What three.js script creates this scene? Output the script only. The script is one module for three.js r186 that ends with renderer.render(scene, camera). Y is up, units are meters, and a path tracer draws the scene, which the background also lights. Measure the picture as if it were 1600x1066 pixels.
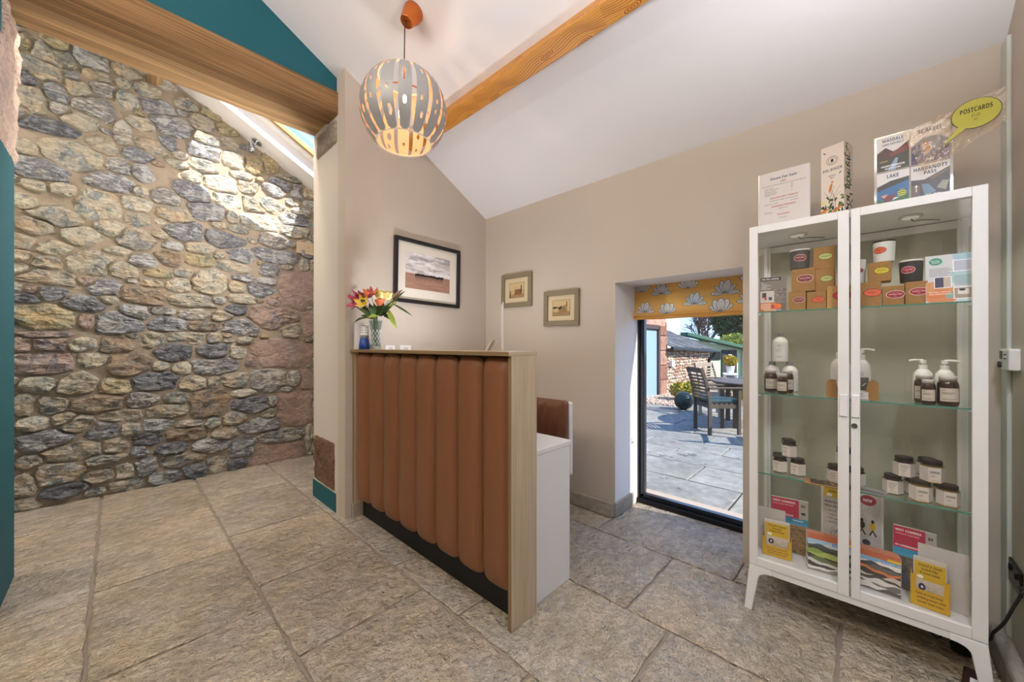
import * as THREE from 'three';
import { RoundedBoxGeometry } from 'three/addons/geometries/RoundedBoxGeometry.js';
import { mergeGeometries } from 'three/addons/utils/BufferGeometryUtils.js';
import { RectAreaLightUniformsLib } from 'three/addons/lights/RectAreaLightUniformsLib.js';

// ---------- camera, sky, sun, area lights, exposure ----------
const scene = new THREE.Scene();
const FOCAL = 585, EYE = 1.205, YAW = Math.atan(617 / FOCAL);
const camera = new THREE.PerspectiveCamera(2 * Math.atan(533 / FOCAL) * 180 / Math.PI, 1600 / 1066, 0.05, 200);
camera.position.set(0, EYE, 0);
camera.rotation.y = -YAW;
camera.setViewOffset(1600, 1066, 0, -7, 1600, 1066);       // lens shift: the horizon lies 7 pixels under the middle
const renderer = new THREE.WebGLRenderer({ antialias: true });
renderer.toneMapping = THREE.LinearToneMapping;
renderer.toneMappingExposure = 1.1;
renderer.shadowMap.enabled = true;
RectAreaLightUniformsLib.init();

const SUN_DIR = new THREE.Vector3(0.28, 1, 1.16).normalize();   // towards the sun
const sun = new THREE.DirectionalLight(0xfff6ea, 10);
sun.position.copy(SUN_DIR).multiplyScalar(30);
sun.castShadow = true;
Object.assign(sun.shadow.camera, { left: -20, right: 20, top: 20, bottom: -20, near: 1, far: 80 });
sun.shadow.mapSize.set(4096, 4096);
scene.add(sun, sun.target);
{ // clear spring sky: paler towards the horizon
  const W = 64, H = 64, d = new Float32Array(W * H * 4);
  for (let y = 0; y < H; y++) for (let x = 0; x < W; x++) {
    const el = Math.max(0, ((y + 0.5) / H - 0.5) * 2), k = Math.pow(1 - el, 3);
    d.set([0.15 + 0.27 * k, 0.35 + 0.25 * k, 0.84 + 0.04 * k, 1], (y * W + x) * 4);
  }
  const t = new THREE.DataTexture(d, W, H, THREE.RGBAFormat, THREE.FloatType);
  t.mapping = THREE.EquirectangularReflectionMapping; t.magFilter = THREE.LinearFilter; t.needsUpdate = true;
  scene.background = t; scene.backgroundIntensity = 2.1;
}
const LAMP_L = 14, HALL_L = 30, STRIP_L = 80, HALL_UP_L = 120, HALL_SIDE_L = 65, DESK_L = 115, TROUGH_L = 26, WASH_L = 430, WASH_DOWN_L = 150;             // radiance of the added reception, hall, desk and wash lights

// ---------- helpers ----------
let seed = 7;
const rnd = () => { seed = (seed + 0x6d2b79f5) | 0; let t = Math.imul(seed ^ (seed >>> 15), 1 | seed); t = (t + Math.imul(t ^ (t >>> 7), 61 | t)) ^ t; return ((t ^ (t >>> 14)) >>> 0) / 4294967296; };
const rr = (a, b) => a + (b - a) * rnd();
const V = (x, y, z) => new THREE.Vector3(x, y, z);
const used = {};
const numbered = (n) => { const k = used[n] = (used[n] ?? -1) + 1; return k ? n + '_' + String(k).padStart(3, '0') : n; };
function tag(o, label, category, group, kind) {
  if (label) o.userData.label = label;
  if (category) o.userData.category = category;
  if (group) o.userData.group = group;
  if (kind) o.userData.kind = kind;
  return o;
}
function thing(name, label, category, [x, y, z] = [0, 0, 0], turn = 0, group) {
  const o = new THREE.Group(); o.name = numbered(name); o.position.set(x, y, z); o.rotation.y = turn;
  scene.add(o); return tag(o, label, category, group);
}
function part(parent, name, geo, mat, label) {
  const m = new THREE.Mesh(Array.isArray(geo) ? join(geo) : geo, mat); m.name = name; m.castShadow = m.receiveShadow = true;
  parent.add(m); if (label) m.userData.label = label; return m;
}
function solo(name, label, category, geo, mat, [x, y, z] = [0, 0, 0], turn = 0, group) {
  const m = part(scene, numbered(name), geo, mat); m.position.set(x, y, z); m.rotation.y = turn; return tag(m, label, category, group);
}
function struct(name, geo, mat) { const m = part(scene, name, geo, mat); m.userData.kind = 'structure'; return m; }
function copy(o, label, [x, y, z], turn) {
  const c = o.clone(); c.name = numbered(o.name.replace(/_\d+$/, '')); c.position.set(x, y, z); if (turn !== undefined) c.rotation.y = turn;
  c.userData = { ...o.userData, label }; scene.add(c); return c;
}
function join(list) {
  return mergeGeometries(list.map((g) => { g = g.index ? g.toNonIndexed() : g; for (const k of Object.keys(g.attributes)) if (!['position', 'normal', 'uv'].includes(k)) g.deleteAttribute(k);
    if (!g.attributes.uv) g.setAttribute('uv', new THREE.BufferAttribute(new Float32Array(g.attributes.position.count * 2), 2)); return g; }));
}
const at = (g, x, y, z) => g.translate(x, y, z);
const box = (w, h, d, x = 0, y = 0, z = 0) => new THREE.BoxGeometry(w, h, d).translate(x, y, z);
const rbox = (w, h, d, r, x = 0, y = 0, z = 0, s = 2) => new RoundedBoxGeometry(w, h, d, s, Math.min(r, w / 2.01, h / 2.01, d / 2.01)).translate(x, y, z);
const cyl = (r0, r1, h, x = 0, y = 0, z = 0, n = 24) => new THREE.CylinderGeometry(r0, r1, h, n).translate(x, y, z);
const lathe = (pts, n = 32) => new THREE.LatheGeometry(pts.map(([r, y]) => new THREE.Vector2(r, y)), n);
const tube = (pts, r, seg = 24, n = 8) => new THREE.TubeGeometry(new THREE.CatmullRomCurve3(pts.map((p) => Array.isArray(p) ? V(...p) : p)), seg, r, n);
function bar(a, b, w, h, r = 0.004) {                        // a squared bar from a to b
  const A = V(...a), B = V(...b), L = A.distanceTo(B), g = rbox(w, h, L, r);
  const m = new THREE.Matrix4().lookAt(B, A, Math.abs(B.y - A.y) > 0.95 * L ? V(0, 0, 1) : V(0, 1, 0)).setPosition(A.clone().lerp(B, 0.5));
  return g.applyMatrix4(m);
}
const poly = (pts) => { const s = new THREE.Shape(); pts.forEach(([x, y], i) => i ? s.lineTo(x, y) : s.moveTo(x, y)); s.closePath(); return s; };
const extr = (shape, depth, bevel = 0, seg = 2, cs = 12) => new THREE.ExtrudeGeometry(shape, { depth: depth - 2 * bevel, bevelEnabled: bevel > 0, bevelThickness: bevel, bevelSize: bevel, bevelOffset: -bevel, bevelSegments: seg, curveSegments: cs }).translate(0, 0, bevel);
// uv in metres, by the way each face looks; grain = axis along which u runs
function muv(geo, grain = '', ou = 0, ov = 0) {
  const g = geo.index ? geo.toNonIndexed() : geo, p = g.attributes.position, n = g.attributes.normal, uv = new Float32Array(p.count * 2), e = new THREE.Vector3();
  for (let i = 0; i < p.count; i += 3) {
    e.set(0, 0, 0); for (let k = 0; k < 3; k++) e.add(V(n.getX(i + k), n.getY(i + k), n.getZ(i + k)));
    const ax = Math.abs(e.x), ay = Math.abs(e.y), az = Math.abs(e.z), f = ax > ay && ax > az ? 0 : ay > az ? 1 : 2;
    for (let k = 0; k < 3; k++) {
      const q = [p.getX(i + k), p.getY(i + k), p.getZ(i + k)]; let a = [[2, 1], [0, 2], [0, 1]][f];
      const gi = 'xyz'.indexOf(grain); if (grain && a[1] === gi) a = [a[1], a[0]];
      uv[(i + k) * 2] = q[a[0]] + ou; uv[(i + k) * 2 + 1] = q[a[1]] + ov;
    }
  }
  g.setAttribute('uv', new THREE.BufferAttribute(uv, 2)); return g;
}
// pixel of the photograph -> point on a plane of the room (measured once, so that things get their real places)
const CA = Math.cos(YAW), SA = Math.sin(YAW);
function rayAt(px, py) { const u = (px - 800) / FOCAL, v = (540 - py) / FOCAL; return V(SA + CA * u, v, -CA + SA * u); }
const onX = (px, py, x) => { const r = rayAt(px, py); return r.multiplyScalar(x / r.x).add(V(0, EYE, 0)); };
const onZ = (px, py, z) => { const r = rayAt(px, py); return r.multiplyScalar(z / r.z).add(V(0, EYE, 0)); };
const onY = (px, py, y) => { const r = rayAt(px, py); return r.multiplyScalar((y - EYE) / r.y).add(V(0, EYE, 0)); };
const roofY = (x) => x > -0.6 ? 3.72 - 0.55 * x : 4.05 + 0.55 * (x + 0.6);

// ---------- computed textures ----------
function field(N, cells, oct, gain = 0.5, sx = 1, sy = 1, s0 = 1) {   // tileable value noise, 0..1
  const out = new Float32Array(N * N); let amp = 1, sum = 0;
  const h = (x, y, s) => { let t = Math.imul(x, 374761393) + Math.imul(y, 668265263) + Math.imul(s, 974711); t = Math.imul(t ^ (t >>> 13), 1274126177); return ((t ^ (t >>> 16)) >>> 0) / 4294967296; };
  for (let o = 0; o < oct; o++) {
    const cx = Math.max(1, Math.round(cells * sx * 2 ** o)), cy = Math.max(1, Math.round(cells * sy * 2 ** o)), s = s0 * 31 + o;
    for (let y = 0; y < N; y++) {
      const fy = (y / N) * cy, iy = Math.floor(fy), ty = fy - iy, wy = ty * ty * (3 - 2 * ty), y1 = (iy + 1) % cy;
      for (let x = 0; x < N; x++) {
        const fx = (x / N) * cx, ix = Math.floor(fx), tx = fx - ix, wx = tx * tx * (3 - 2 * tx), x1 = (ix + 1) % cx;
        const a = h(ix, iy, s), b = h(x1, iy, s), c = h(ix, y1, s), d = h(x1, y1, s);
        out[y * N + x] += amp * (a + (b - a) * wx + (c - a) * wy + (a - b - c + d) * wx * wy);
      }
    }
    sum += amp; amp *= gain;
  }
  for (let i = 0; i < out.length; i++) out[i] /= sum;
  return out;
}
const clamp01 = (x) => Math.min(1, Math.max(0, x)), smooth = (a, b, x) => { const t = clamp01((x - a) / (b - a)); return t * t * (3 - 2 * t); };
function dataTex(N, fn, rx, ry, srgb = true) {               // fn(i) -> grey or [r, g, b] in 0..1; rx, ry = metres per repeat
  const d = new Uint8Array(N * N * 4);
  for (let i = 0; i < N * N; i++) { const c = fn(i), a = Array.isArray(c) ? c : [c, c, c]; for (let k = 0; k < 3; k++) d[i * 4 + k] = clamp01(a[k]) * 255; d[i * 4 + 3] = 255; }
  const t = new THREE.DataTexture(d, N, N); t.wrapS = t.wrapT = THREE.RepeatWrapping; t.magFilter = THREE.LinearFilter; t.minFilter = THREE.LinearMipmapLinearFilter; t.generateMipmaps = true;
  if (srgb) t.colorSpace = THREE.SRGBColorSpace; t.repeat.set(1 / rx, 1 / ry); t.needsUpdate = true; return t;
}
function drawTex(w, h, draw) {
  const c = document.createElement('canvas'); c.width = w; c.height = h; const x = c.getContext('2d'); draw(x, w, h);
  const t = new THREE.CanvasTexture(c); t.colorSpace = THREE.SRGBColorSpace; t.magFilter = THREE.LinearFilter; t.needsUpdate = true; return t;
}
const N5 = 512, N10 = 1024;
const fA = field(N10, 6, 7, 0.55, 1, 1, 3), fB = field(N10, 24, 5, 0.6, 1, 1, 5), fC = field(N10, 4, 5, 0.5, 1, 1, 9), fD = field(N10, 10, 6, 0.6, 1, 2.4, 13);
const fGrain = field(N10, 3, 6, 0.62, 1, 26, 17), fGrain2 = field(N10, 2, 4, 0.5, 1, 8, 21);
const rockMap = dataTex(N10, (i) => { const cool = smooth(0.52, 0.62, fA[i]) * 0.22, crack = smooth(0.035, 0.0, Math.abs(fD[i] - 0.5)) * 0.14; const v = 0.5 + 0.55 * (fD[i] - 0.5) * 2 + 0.35 * (fB[i] - 0.5) * 2, w = smooth(0.6, 0.72, fA[i]) * 0.25, q = 0.93 + 0.30 * (v - 0.5) + w * 0.5; const warm = (fC[i] - 0.5) * 0.16; return [(q + warm) * (1 - cool * 1.1) - crack, q * (1 - cool * 0.9) - crack, (q - warm) * (1 - cool * 0.6) - crack]; }, 0.42, 0.36);
const rockBump = dataTex(N10, (i) => 0.45 * Math.abs(fD[i] - 0.5) * 2 + 0.35 * fB[i] + 0.3 * Math.abs(fA[i] - 0.5) * 2, 0.4, 0.34, false);
const slateMap = dataTex(N10, (i) => { const q = 0.70 + 0.30 * smooth(0.35, 0.75, fD[i]) + 0.35 * smooth(0.56, 0.66, fA[i]) + 0.4 * (fB[i] - 0.5); const c = smooth(0.03, 0.0, Math.abs(fD[i] - 0.52)) * 0.2, w = smooth(0.5, 0.58, fC[i]) * 0.12; return [q - c + w, q * 1.0 - c + w * 0.8, q * 1.03 - c + w * 0.4]; }, 0.4, 0.3);
const flagMap = dataTex(N10, (i) => { const q = 0.92 + 0.16 * (fC[i] - 0.5) + 0.12 * (fB[i] - 0.5) + 0.035 * smooth(0.53, 0.56, 0.4 * fD[i] + 0.6 * fB[i]) - 0.05 * smooth(0.5, 0.35, fD[i]); const w = (fA[i] - 0.5) * 0.12; return [q + w * 0.5, q, q - w]; }, 0.85, 0.85);
const flagBump = dataTex(N10, (i) => { const m = 0.55 * fD[i] + 0.45 * fB[i], s = m * 11, f = Math.floor(s), ter = (f + smooth(0.35, 0.65, s - f)) / 11; return 0.55 * ter + 0.2 * fA[i] + 0.25 * fB[i]; }, 0.62, 0.62, false);
const plasterBump = dataTex(N5, (i) => { const x = i % N5, y = Math.floor(i / N5), j = y * 2 * N10 + x * 2; return 0.5 * fC[j] + 0.3 * fB[j] + 0.2 * fA[j]; }, 0.6, 0.6, false);
const grainMap = dataTex(N10, (i) => { const q = 0.72 + 0.5 * (fGrain[i] - 0.5) + 0.3 * (fGrain2[i] - 0.5); return [q + 0.03, q, q - 0.05]; }, 1.2, 0.35);
const grainFine = dataTex(N10, (i) => { const q = 0.86 + 0.32 * (fGrain[i] - 0.5); return [q + 0.01, q, q - 0.02]; }, 0.9, 0.22);
const grainBump = dataTex(N10, (i) => fGrain[i], 1.2, 0.35, false);
const fineBump = dataTex(N5, (i) => { const x = i % N5, y = Math.floor(i / N5); return fB[y * 2 * N10 + x * 2]; }, 0.05, 0.05, false);
const paveMap = dataTex(N10, (i) => { const q = 0.82 + 0.3 * (fB[i] - 0.5) + 0.25 * (fC[i] - 0.5) - 0.3 * smooth(0.62, 0.7, fA[i]) * smooth(0.5, 0.6, fB[i]); return [q, q, q * 0.98]; }, 1.3, 1.3);
const pineMap = drawTex(1024, 256, (x, w, h) => {            // wavy flame grain with knots
  x.fillStyle = '#cf9a46'; x.fillRect(0, 0, w, h);
  for (let k = 0; k < 15; k++) {
    x.beginPath(); x.lineWidth = rr(3, 9); x.strokeStyle = `rgba(${90 + rr(0, 40)},${50 + rr(0, 20)},10,${rr(0.25, 0.7)})`;
    const y0 = (k / 15) * h; for (let u = 0; u <= w; u += 8) { const y = y0 + 22 * Math.sin(u / 120 + k * 0.13) + 12 * Math.sin(u / 47 + k * 0.25); u ? x.lineTo(u, y) : x.moveTo(u, y); } x.stroke();
  }
  for (const [kx, ky] of [[150, 120], [420, 70], [640, 170], [880, 100]]) for (let r = 34; r > 3; r -= 5) { x.beginPath(); x.ellipse(kx, ky, r * 1.7, r * 0.75, 0.1, 0, 7); x.fillStyle = r % 10 > 4 ? '#8a5418' : '#d39a4a'; x.fill(); }
});
pineMap.wrapS = pineMap.wrapT = THREE.RepeatWrapping; pineMap.repeat.set(1 / 0.9, 1 / 0.16);

// ---------- materials ----------
const std = (color, o = {}) => new THREE.MeshStandardMaterial({ color, roughness: 0.7, ...o });
const phys = (color, o = {}) => new THREE.MeshPhysicalMaterial({ color, roughness: 0.5, ...o });
const M = {
  plaster: std(0xc3b8ab, { roughness: 0.92, bumpMap: plasterBump, bumpScale: 0.0012 }),
  ceiling: std(0xecebed, { roughness: 0.95, bumpMap: plasterBump, bumpScale: 0.0006 }),
  reveal: std(0xeceaea, { roughness: 0.9, bumpMap: plasterBump, bumpScale: 0.0008 }),
  jamb: std(0xc9c4bd, { roughness: 0.92, bumpMap: plasterBump, bumpScale: 0.001 }),
  teal: std(0x0f5a66, { roughness: 0.75, bumpMap: plasterBump, bumpScale: 0.0015 }),
  grout: std(0x9a8f82, { roughness: 0.95, bumpMap: rockBump, bumpScale: 0.002 }),
  mortar: std(0xa59888, { roughness: 0.95, bumpMap: rockBump, bumpScale: 0.012 }),
  beam: std(0xbd9668, { roughness: 0.75, map: grainMap, bumpMap: grainBump, bumpScale: 0.006 }),
  beamBack: std(0xdebd92, { roughness: 0.78, map: grainMap, bumpMap: grainBump, bumpScale: 0.006 }),  // lightened to stand in for light bounced up under the lintel
  pine: std(0xfff0d6, { roughness: 0.45, map: pineMap }),
  oak: std(0xdcc9ad, { roughness: 0.6, map: grainFine, bumpMap: grainBump, bumpScale: 0.0008 }),
  oakEdge: std(0xa08662, { roughness: 0.6, map: grainFine }),
  white: std(0xeae9e7, { roughness: 0.45 }),
  whiteMetal: std(0xebebe9, { roughness: 0.4 }),
  black: std(0x0b0b0c, { roughness: 0.6 }),
  blackMetal: std(0x10141a, { roughness: 0.35, metalness: 0.3 }),
  skirt: std(0xb3aa9c, { roughness: 0.85, map: flagMap, bumpMap: rockBump, bumpScale: 0.002 }),
  glass: phys(0xffffff, { transmission: 1, roughness: 0.02, ior: 1.5, thickness: 0 }),
  paleGlass: phys(0xf9fdfb, { transmission: 1, roughness: 0.02, ior: 1.5, thickness: 0 }),
};
// ---------- the room shell ----------
const XB = 2.4, ZA = -2.62, ZT = -2.74, ZK = -3.22, ZS = -4.45, ZC = 0.396, XJ = 1.085, XL = -0.37, X0 = -3.0;
function slab(parent, name, x0, x1, z0, z1, mat, { y = 0, step = 0.07, gap = 0.0068, jit = 0.005 } = {}) {                      // z0 < z1; chipped outline, eased arris
  const g = gap, out = [], n = (L) => Math.max(4, Math.round(L / step));
  const side = (ax, az, bx, bz) => { const L = Math.hypot(bx - ax, bz - az), k = n(L); for (let i = 0; i < k; i++) { const t = i / k, j = i ? rr(-jit, jit) : 0; out.push([ax + (bx - ax) * t + (az === bz ? 0 : j), az + (bz - az) * t + (az === bz ? j : 0)]); } };
  side(x0 + g, z0 + g, x1 - g, z0 + g); side(x1 - g, z0 + g, x1 - g, z1 - g); side(x1 - g, z1 - g, x0 + g, z1 - g); side(x0 + g, z1 - g, x0 + g, z0 + g);
  const cx = (x0 + x1) / 2, cz = (z0 + z1) / 2, P = [], ins = out.map(([x, z]) => { const d = rr(0.005, 0.011), L = Math.hypot(cx - x, cz - z); return [x + (cx - x) / L * d, z + (cz - z) / L * d]; });
  const q = (a, b, c) => P.push(...a, ...b, ...c), N = out.length, top = y + rr(-0.001, 0.0008);
  for (let i = 0; i < N; i++) {
    const j = (i + 1) % N, a = out[i], b = out[j], c = ins[i], d = ins[j];
    const A0 = [a[0], y - 0.02, a[1]], B0 = [b[0], y - 0.02, b[1]], A1 = [a[0], y - 0.0045, a[1]], B1 = [b[0], y - 0.0045, b[1]], C = [c[0], top, c[1]], D = [d[0], top, d[1]];
    q(A0, A1, B1); q(A0, B1, B0); q(A1, C, D); q(A1, D, B1); q(C, [cx, top, cz], D);
  }
  const geo = new THREE.BufferGeometry(); geo.setAttribute('position', new THREE.BufferAttribute(new Float32Array(P), 3)); geo.computeVertexNormals();
  part(parent, name, muv(geo, '', rr(0, 9), rr(0, 9)), mat);
}
{ // floor slab with limestone flags laid on it
  const floor = struct('floor', muv(box(6.4, 0.15, 6.3, -0.1, -0.087, -1.95)), M.grout);
  floor.userData.label = 'riven limestone flag floor with mortar joints';
  const tones = [0xddcfb8, 0xd6c8b1, 0xe0d3bf, 0xd3c5b0, 0xdbccb6, 0xd1c4b1, 0xd9cebd].map((c) => std(c, { roughness: 0.27, map: flagMap, bumpMap: flagBump, bumpScale: 0.07 }));
  const flag = (x0, x1, z0, z1, mat) => slab(floor, 'flagstone', x0, x1, z0, z1, mat);
  const cols = [-2.908, -2.344, -1.78, -1.216, -0.652, -0.086, 0.481, 1.045, 1.607, 2.172];
  const cross = {
    4: [-4.5, -3.88, -3.28, -2.69, -2.05, -1.3, -0.5, 0.4], 5: [-4.6, -4.2, -3.576, -2.74, -2.01, -1.2, -0.4, 0.4], 6: [-4.6, -3.72, -2.92, -2.22, -1.6, -0.9, -0.1, 0.4], 7: [-4.6, -3.9, -3.35, -2.55, -1.88, -1.325, -0.61, 0.4], 8: [-4.6, -3.7, -3.0, -2.3, -1.55, -0.8, -0.08, 0.4],
  };
  for (let i = 0; i < cols.length - 1; i++) {
    const c = cross[i] ?? [-4.6, -3.8, -3.0, -2.3, -1.6, -0.9, -0.2, 0.4];
    for (let k = 0; k < c.length - 1; k++) {
      flag(cols[i], cols[i + 1], c[k], Math.min(c[k + 1], ZC), tones[Math.floor(rnd() * 7)]);
    }
  }
  const e = [-4.6, -3.6, -2.7, -2.0, -1.29, -0.495, 0.395];
  for (let k = 0; k < e.length - 1; k++) flag(2.172, k === 4 ? 2.79 : XB, e[k], e[k + 1], tones[(k * 3) % 7]);
}
const rakeWall = (x0, x1, y0, dz, extra = []) => extr(poly([[x0, y0], [x1, y0], [x1, roofY(x1) + 0.03], ...extra, [x0, roofY(x0) + 0.03]]), dz);
// gable wall behind the desk: plaster lining in front of the old stone pier
struct('wall_back', muv(at(rakeWall(XJ, XB + 0.02, 0, 0.12), 0, 0, ZT)), M.plaster);
const pier = struct('wall_pier', muv(at(rakeWall(XJ, XB + 0.02, 0, ZT - ZK), 0, 0, ZK)), M.jamb);
struct('wall_over_beam', muv(at(rakeWall(XL - 0.05, XJ + 0.01, 3.018, 0.42, [[-0.36, roofY(-0.36) + 0.03]]), 0, 0, -3.18)), M.teal);
const leftPier = struct('wall_left_pier', muv(at(rakeWall(X0, XL, 0, ZT - ZK, [[-0.6, roofY(-0.6) + 0.03]]), 0, 0, ZK - 0.012)), M.teal);
{ // wall with the low glazed opening
  const s = poly([[-4.9, 0], [0.9, 0], [0.9, roofY(XB) + 0.03], [-4.9, roofY(XB) + 0.03]]), h = new THREE.Path();
  // shape drawn in (-z, y), so that it faces into the room after the turn
  const s2 = poly([[4.9, -0.15], [-0.9, -0.15], [-0.9, roofY(XB) + 0.04], [4.9, roofY(XB) + 0.04]]);
  h.moveTo(1.292, -0.02); h.lineTo(0.49, -0.02); h.lineTo(0.49, 1.655); h.lineTo(1.292, 1.655); h.closePath(); s2.holes.push(h);
  const g = extr(s2, 0.41, 0.012, 3); g.rotateY(Math.PI / 2);   // (x, y, z) -> (z, y, -x)
  struct('wall_right', muv(at(g, XB, 0, 0)), M.plaster);
}
struct('wall_front', muv(at(rakeWall(X0, XB, 0, 0.3, [[-0.6, roofY(-0.6) + 0.03]]), 0, 0, ZC)), M.plaster);
const stoneWall = struct('wall_stone', muv(at(rakeWall(X0, XB + 0.02, -0.02, 0.35, [[-0.6, roofY(-0.6) + 0.03]]), 0, 0, ZS - 0.35)), M.mortar);
stoneWall.userData.label = 'random rubble stone wall with recessed lime mortar';
struct('wall_left', muv(box(0.3, 2.95, 5.8, X0 - 0.15, 1.4, -2.0)), M.plaster);
{ // roof: two pitches, the near one with a roof window over the stone hall
  const L = Math.hypot(3.55, 3.55 * 0.55), kx = Math.hypot(1, 0.55), ang = Math.atan(0.55), z0 = -4.9, z1 = 0.9;
  const s = poly([[0, -z1], [L, -z1], [L, -z0], [0, -z0]]), h = new THREE.Path();            // (distance down the slope from the ridge, -z)
  const u0 = (0.45 + 0.6) * kx, u1 = (1.47 + 0.6) * kx;
  h.moveTo(u0, 3.33); h.lineTo(u0, 4.165); h.lineTo(u1, 4.165); h.lineTo(u1, 3.33); h.closePath(); s.holes.push(h);
  const g = extr(s, 0.16).rotateX(-Math.PI / 2).rotateZ(-ang);
  struct('ceiling', muv(at(g, -0.6, 4.05, 0)), M.ceiling);
  const L2 = 2.9 * kx, s2 = poly([[0, -z1], [L2, -z1], [L2, -z0], [0, -z0]]);
  struct('ceiling_left', muv(at(extr(s2, 0.16).rotateX(-Math.PI / 2).rotateZ(-ang).rotateY(Math.PI), -0.6, 4.05, z0 + z1)), M.ceiling);
  // roof window
  const w = new THREE.Group(); w.name = 'window_1'; w.userData.kind = 'structure'; scene.add(w);
  w.position.set(-0.6, 4.05, 0); w.rotation.z = -ang;
  const m = (u0 + u1) / 2, lu = u1 - u0, y = 0.15, wood = std(0xc9a15e, { roughness: 0.5, map: grainFine });
  const f = (name, a, b, cu, cz, mat, hh = 0.07, yy = y) => part(w, name, muv(rbox(a, hh, b, 0.006, cu, yy, cz), a > b ? 'x' : 'z'), mat);
  for (const z of [-4.125, -3.36]) f('window_frame', lu + 0.1, 0.08, m, z, M.white);
  for (const u of [u0 + 0.02, u1 - 0.02]) f('window_frame', 0.08, 0.8, u, -3.745, M.white);
  for (const z of [-4.072, -3.415]) f('window_sash', lu - 0.08, 0.03, m, z, wood, 0.05, y + 0.01);
  for (const u of [u0 + 0.075, u1 - 0.075]) f('window_sash', 0.03, 0.66, u, -3.745, wood, 0.05, y + 0.01);
  part(w, 'pane', box(lu - 0.12, 0.004, 0.64, m, y + 0.02, -3.745), M.glass);
}
{ // white painted lining of the low opening
  struct('trim_3', muv(rbox(0.396, 1.662, 0.006, 0.002, XB + 0.206, 0.826, -1.291)), M.reveal);
  struct('trim_4', muv(rbox(0.396, 1.662, 0.006, 0.002, XB + 0.206, 0.826, -0.491)), M.reveal);
  struct('trim_5', muv(rbox(0.396, 0.006, 0.8, 0.002, XB + 0.206, 1.654, -0.891)), M.reveal);
}
{ // stone skirtings
  const b = (name, g) => struct(name, muv(g), M.skirt);
  b('baseboard_right', join([rbox(0.035, 0.105, 1.33, 0.012, XB - 0.016, 0.052, -1.95), rbox(0.28, 0.1, 0.022, 0.006, XB + 0.135, 0.05, -1.283)]));
  b('baseboard_right_near', rbox(0.035, 0.105, 0.86, 0.012, XB - 0.016, 0.052, -0.035));
  b('baseboard_back', rbox(1.24, 0.1, 0.025, 0.008, 1.745, 0.05, ZA + 0.011));
  b('baseboard_front', rbox(1.5, 0.115, 0.05, 0.022, XB - 0.77, 0.057, ZC - 0.024));
  struct('trim_1', rbox(0.085, 2.38, 0.014, 0.006, XB - 0.045, 1.19, ZC - 0.006), std(0xcdd0c9, { roughness: 0.6 }));
}
// ---------- rubble stones ----------
const STONE = {
  c: [0xd6ccb8, 0xcfc5b2, 0xdcd3c2, 0xc8bdab], g: [0xc0c2c3, 0xb4b8bc, 0xc8c6c0], d: [0x90949b, 0x9c9fa4], w: [0xd4c5a2, 0xcbba96], p: [0xcab1a5, 0xc2a99d], b: [0xb9a691, 0xae9c88],
};
const stoneMats = {};
for (const k in STONE) stoneMats[k] = STONE[k].map((c) => std(c, { roughness: 0.88, map: 'gd'.includes(k) ? slateMap : rockMap, bumpMap: rockBump, bumpScale: 0.03 }));
const pinkDressed = std(0xcdb4aa, { roughness: 0.92, map: flagMap, bumpMap: rockBump, bumpScale: 0.04 });
const hash3 = (x, y, z) => { const s = Math.sin(x * 127.1 + y * 311.7 + z * 74.7) * 43758.5453; return s - Math.floor(s); };
function lump(x, y, s) { // cheap smooth 2-D noise for the stone faces
  const ix = Math.floor(x), iy = Math.floor(y), u = x - ix, v = y - iy, a = u * u * (3 - 2 * u), b = v * v * (3 - 2 * v), h = (i, j) => hash3(i, j, s);
  return (h(ix, iy) * (1 - a) + h(ix + 1, iy) * a) * (1 - b) + (h(ix, iy + 1) * (1 - a) + h(ix + 1, iy + 1) * a) * b - 0.5;
}
function stoneGeo(outline, depth, rough, s) { // outline: [x, y] about the origin; rings climb to a broken face
  const N = outline.length, rings = [[1, -0.012], [1, depth * 0.35], [0.9, depth * 0.78], [0.68, depth], [0.36, depth]], P = [], pt = [];
  rings.forEach(([k, z], r) => pt.push(outline.map(([x, y]) => { const X = x * k, Y = y * k, w = r < 1 ? 0 : r < 2 ? 0.4 : 1; return [X + (r > 1 ? rough * 0.5 * lump(X * 25, Y * 25, s + 3) : 0), Y, z + w * rough * (1.6 * lump(X * 18, Y * 24, s) + 0.9 * lump(X * 46, Y * 50, s + 1))]; })));
  const c = [0, 0, depth + rough * lump(0, 0, s)];
  for (let r = 0; r < rings.length - 1; r++) for (let i = 0; i < N; i++) { const j = (i + 1) % N, a = pt[r][i], b = pt[r][j], d = pt[r + 1][i], e = pt[r + 1][j]; P.push(...a, ...b, ...e, ...a, ...e, ...d); }
  for (let i = 0; i < N; i++) P.push(...pt[4][i], ...pt[4][(i + 1) % N], ...c);
  const g = new THREE.BufferGeometry(); g.setAttribute('position', new THREE.BufferAttribute(new Float32Array(P), 3)); g.computeVertexNormals(); return g;
}
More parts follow.
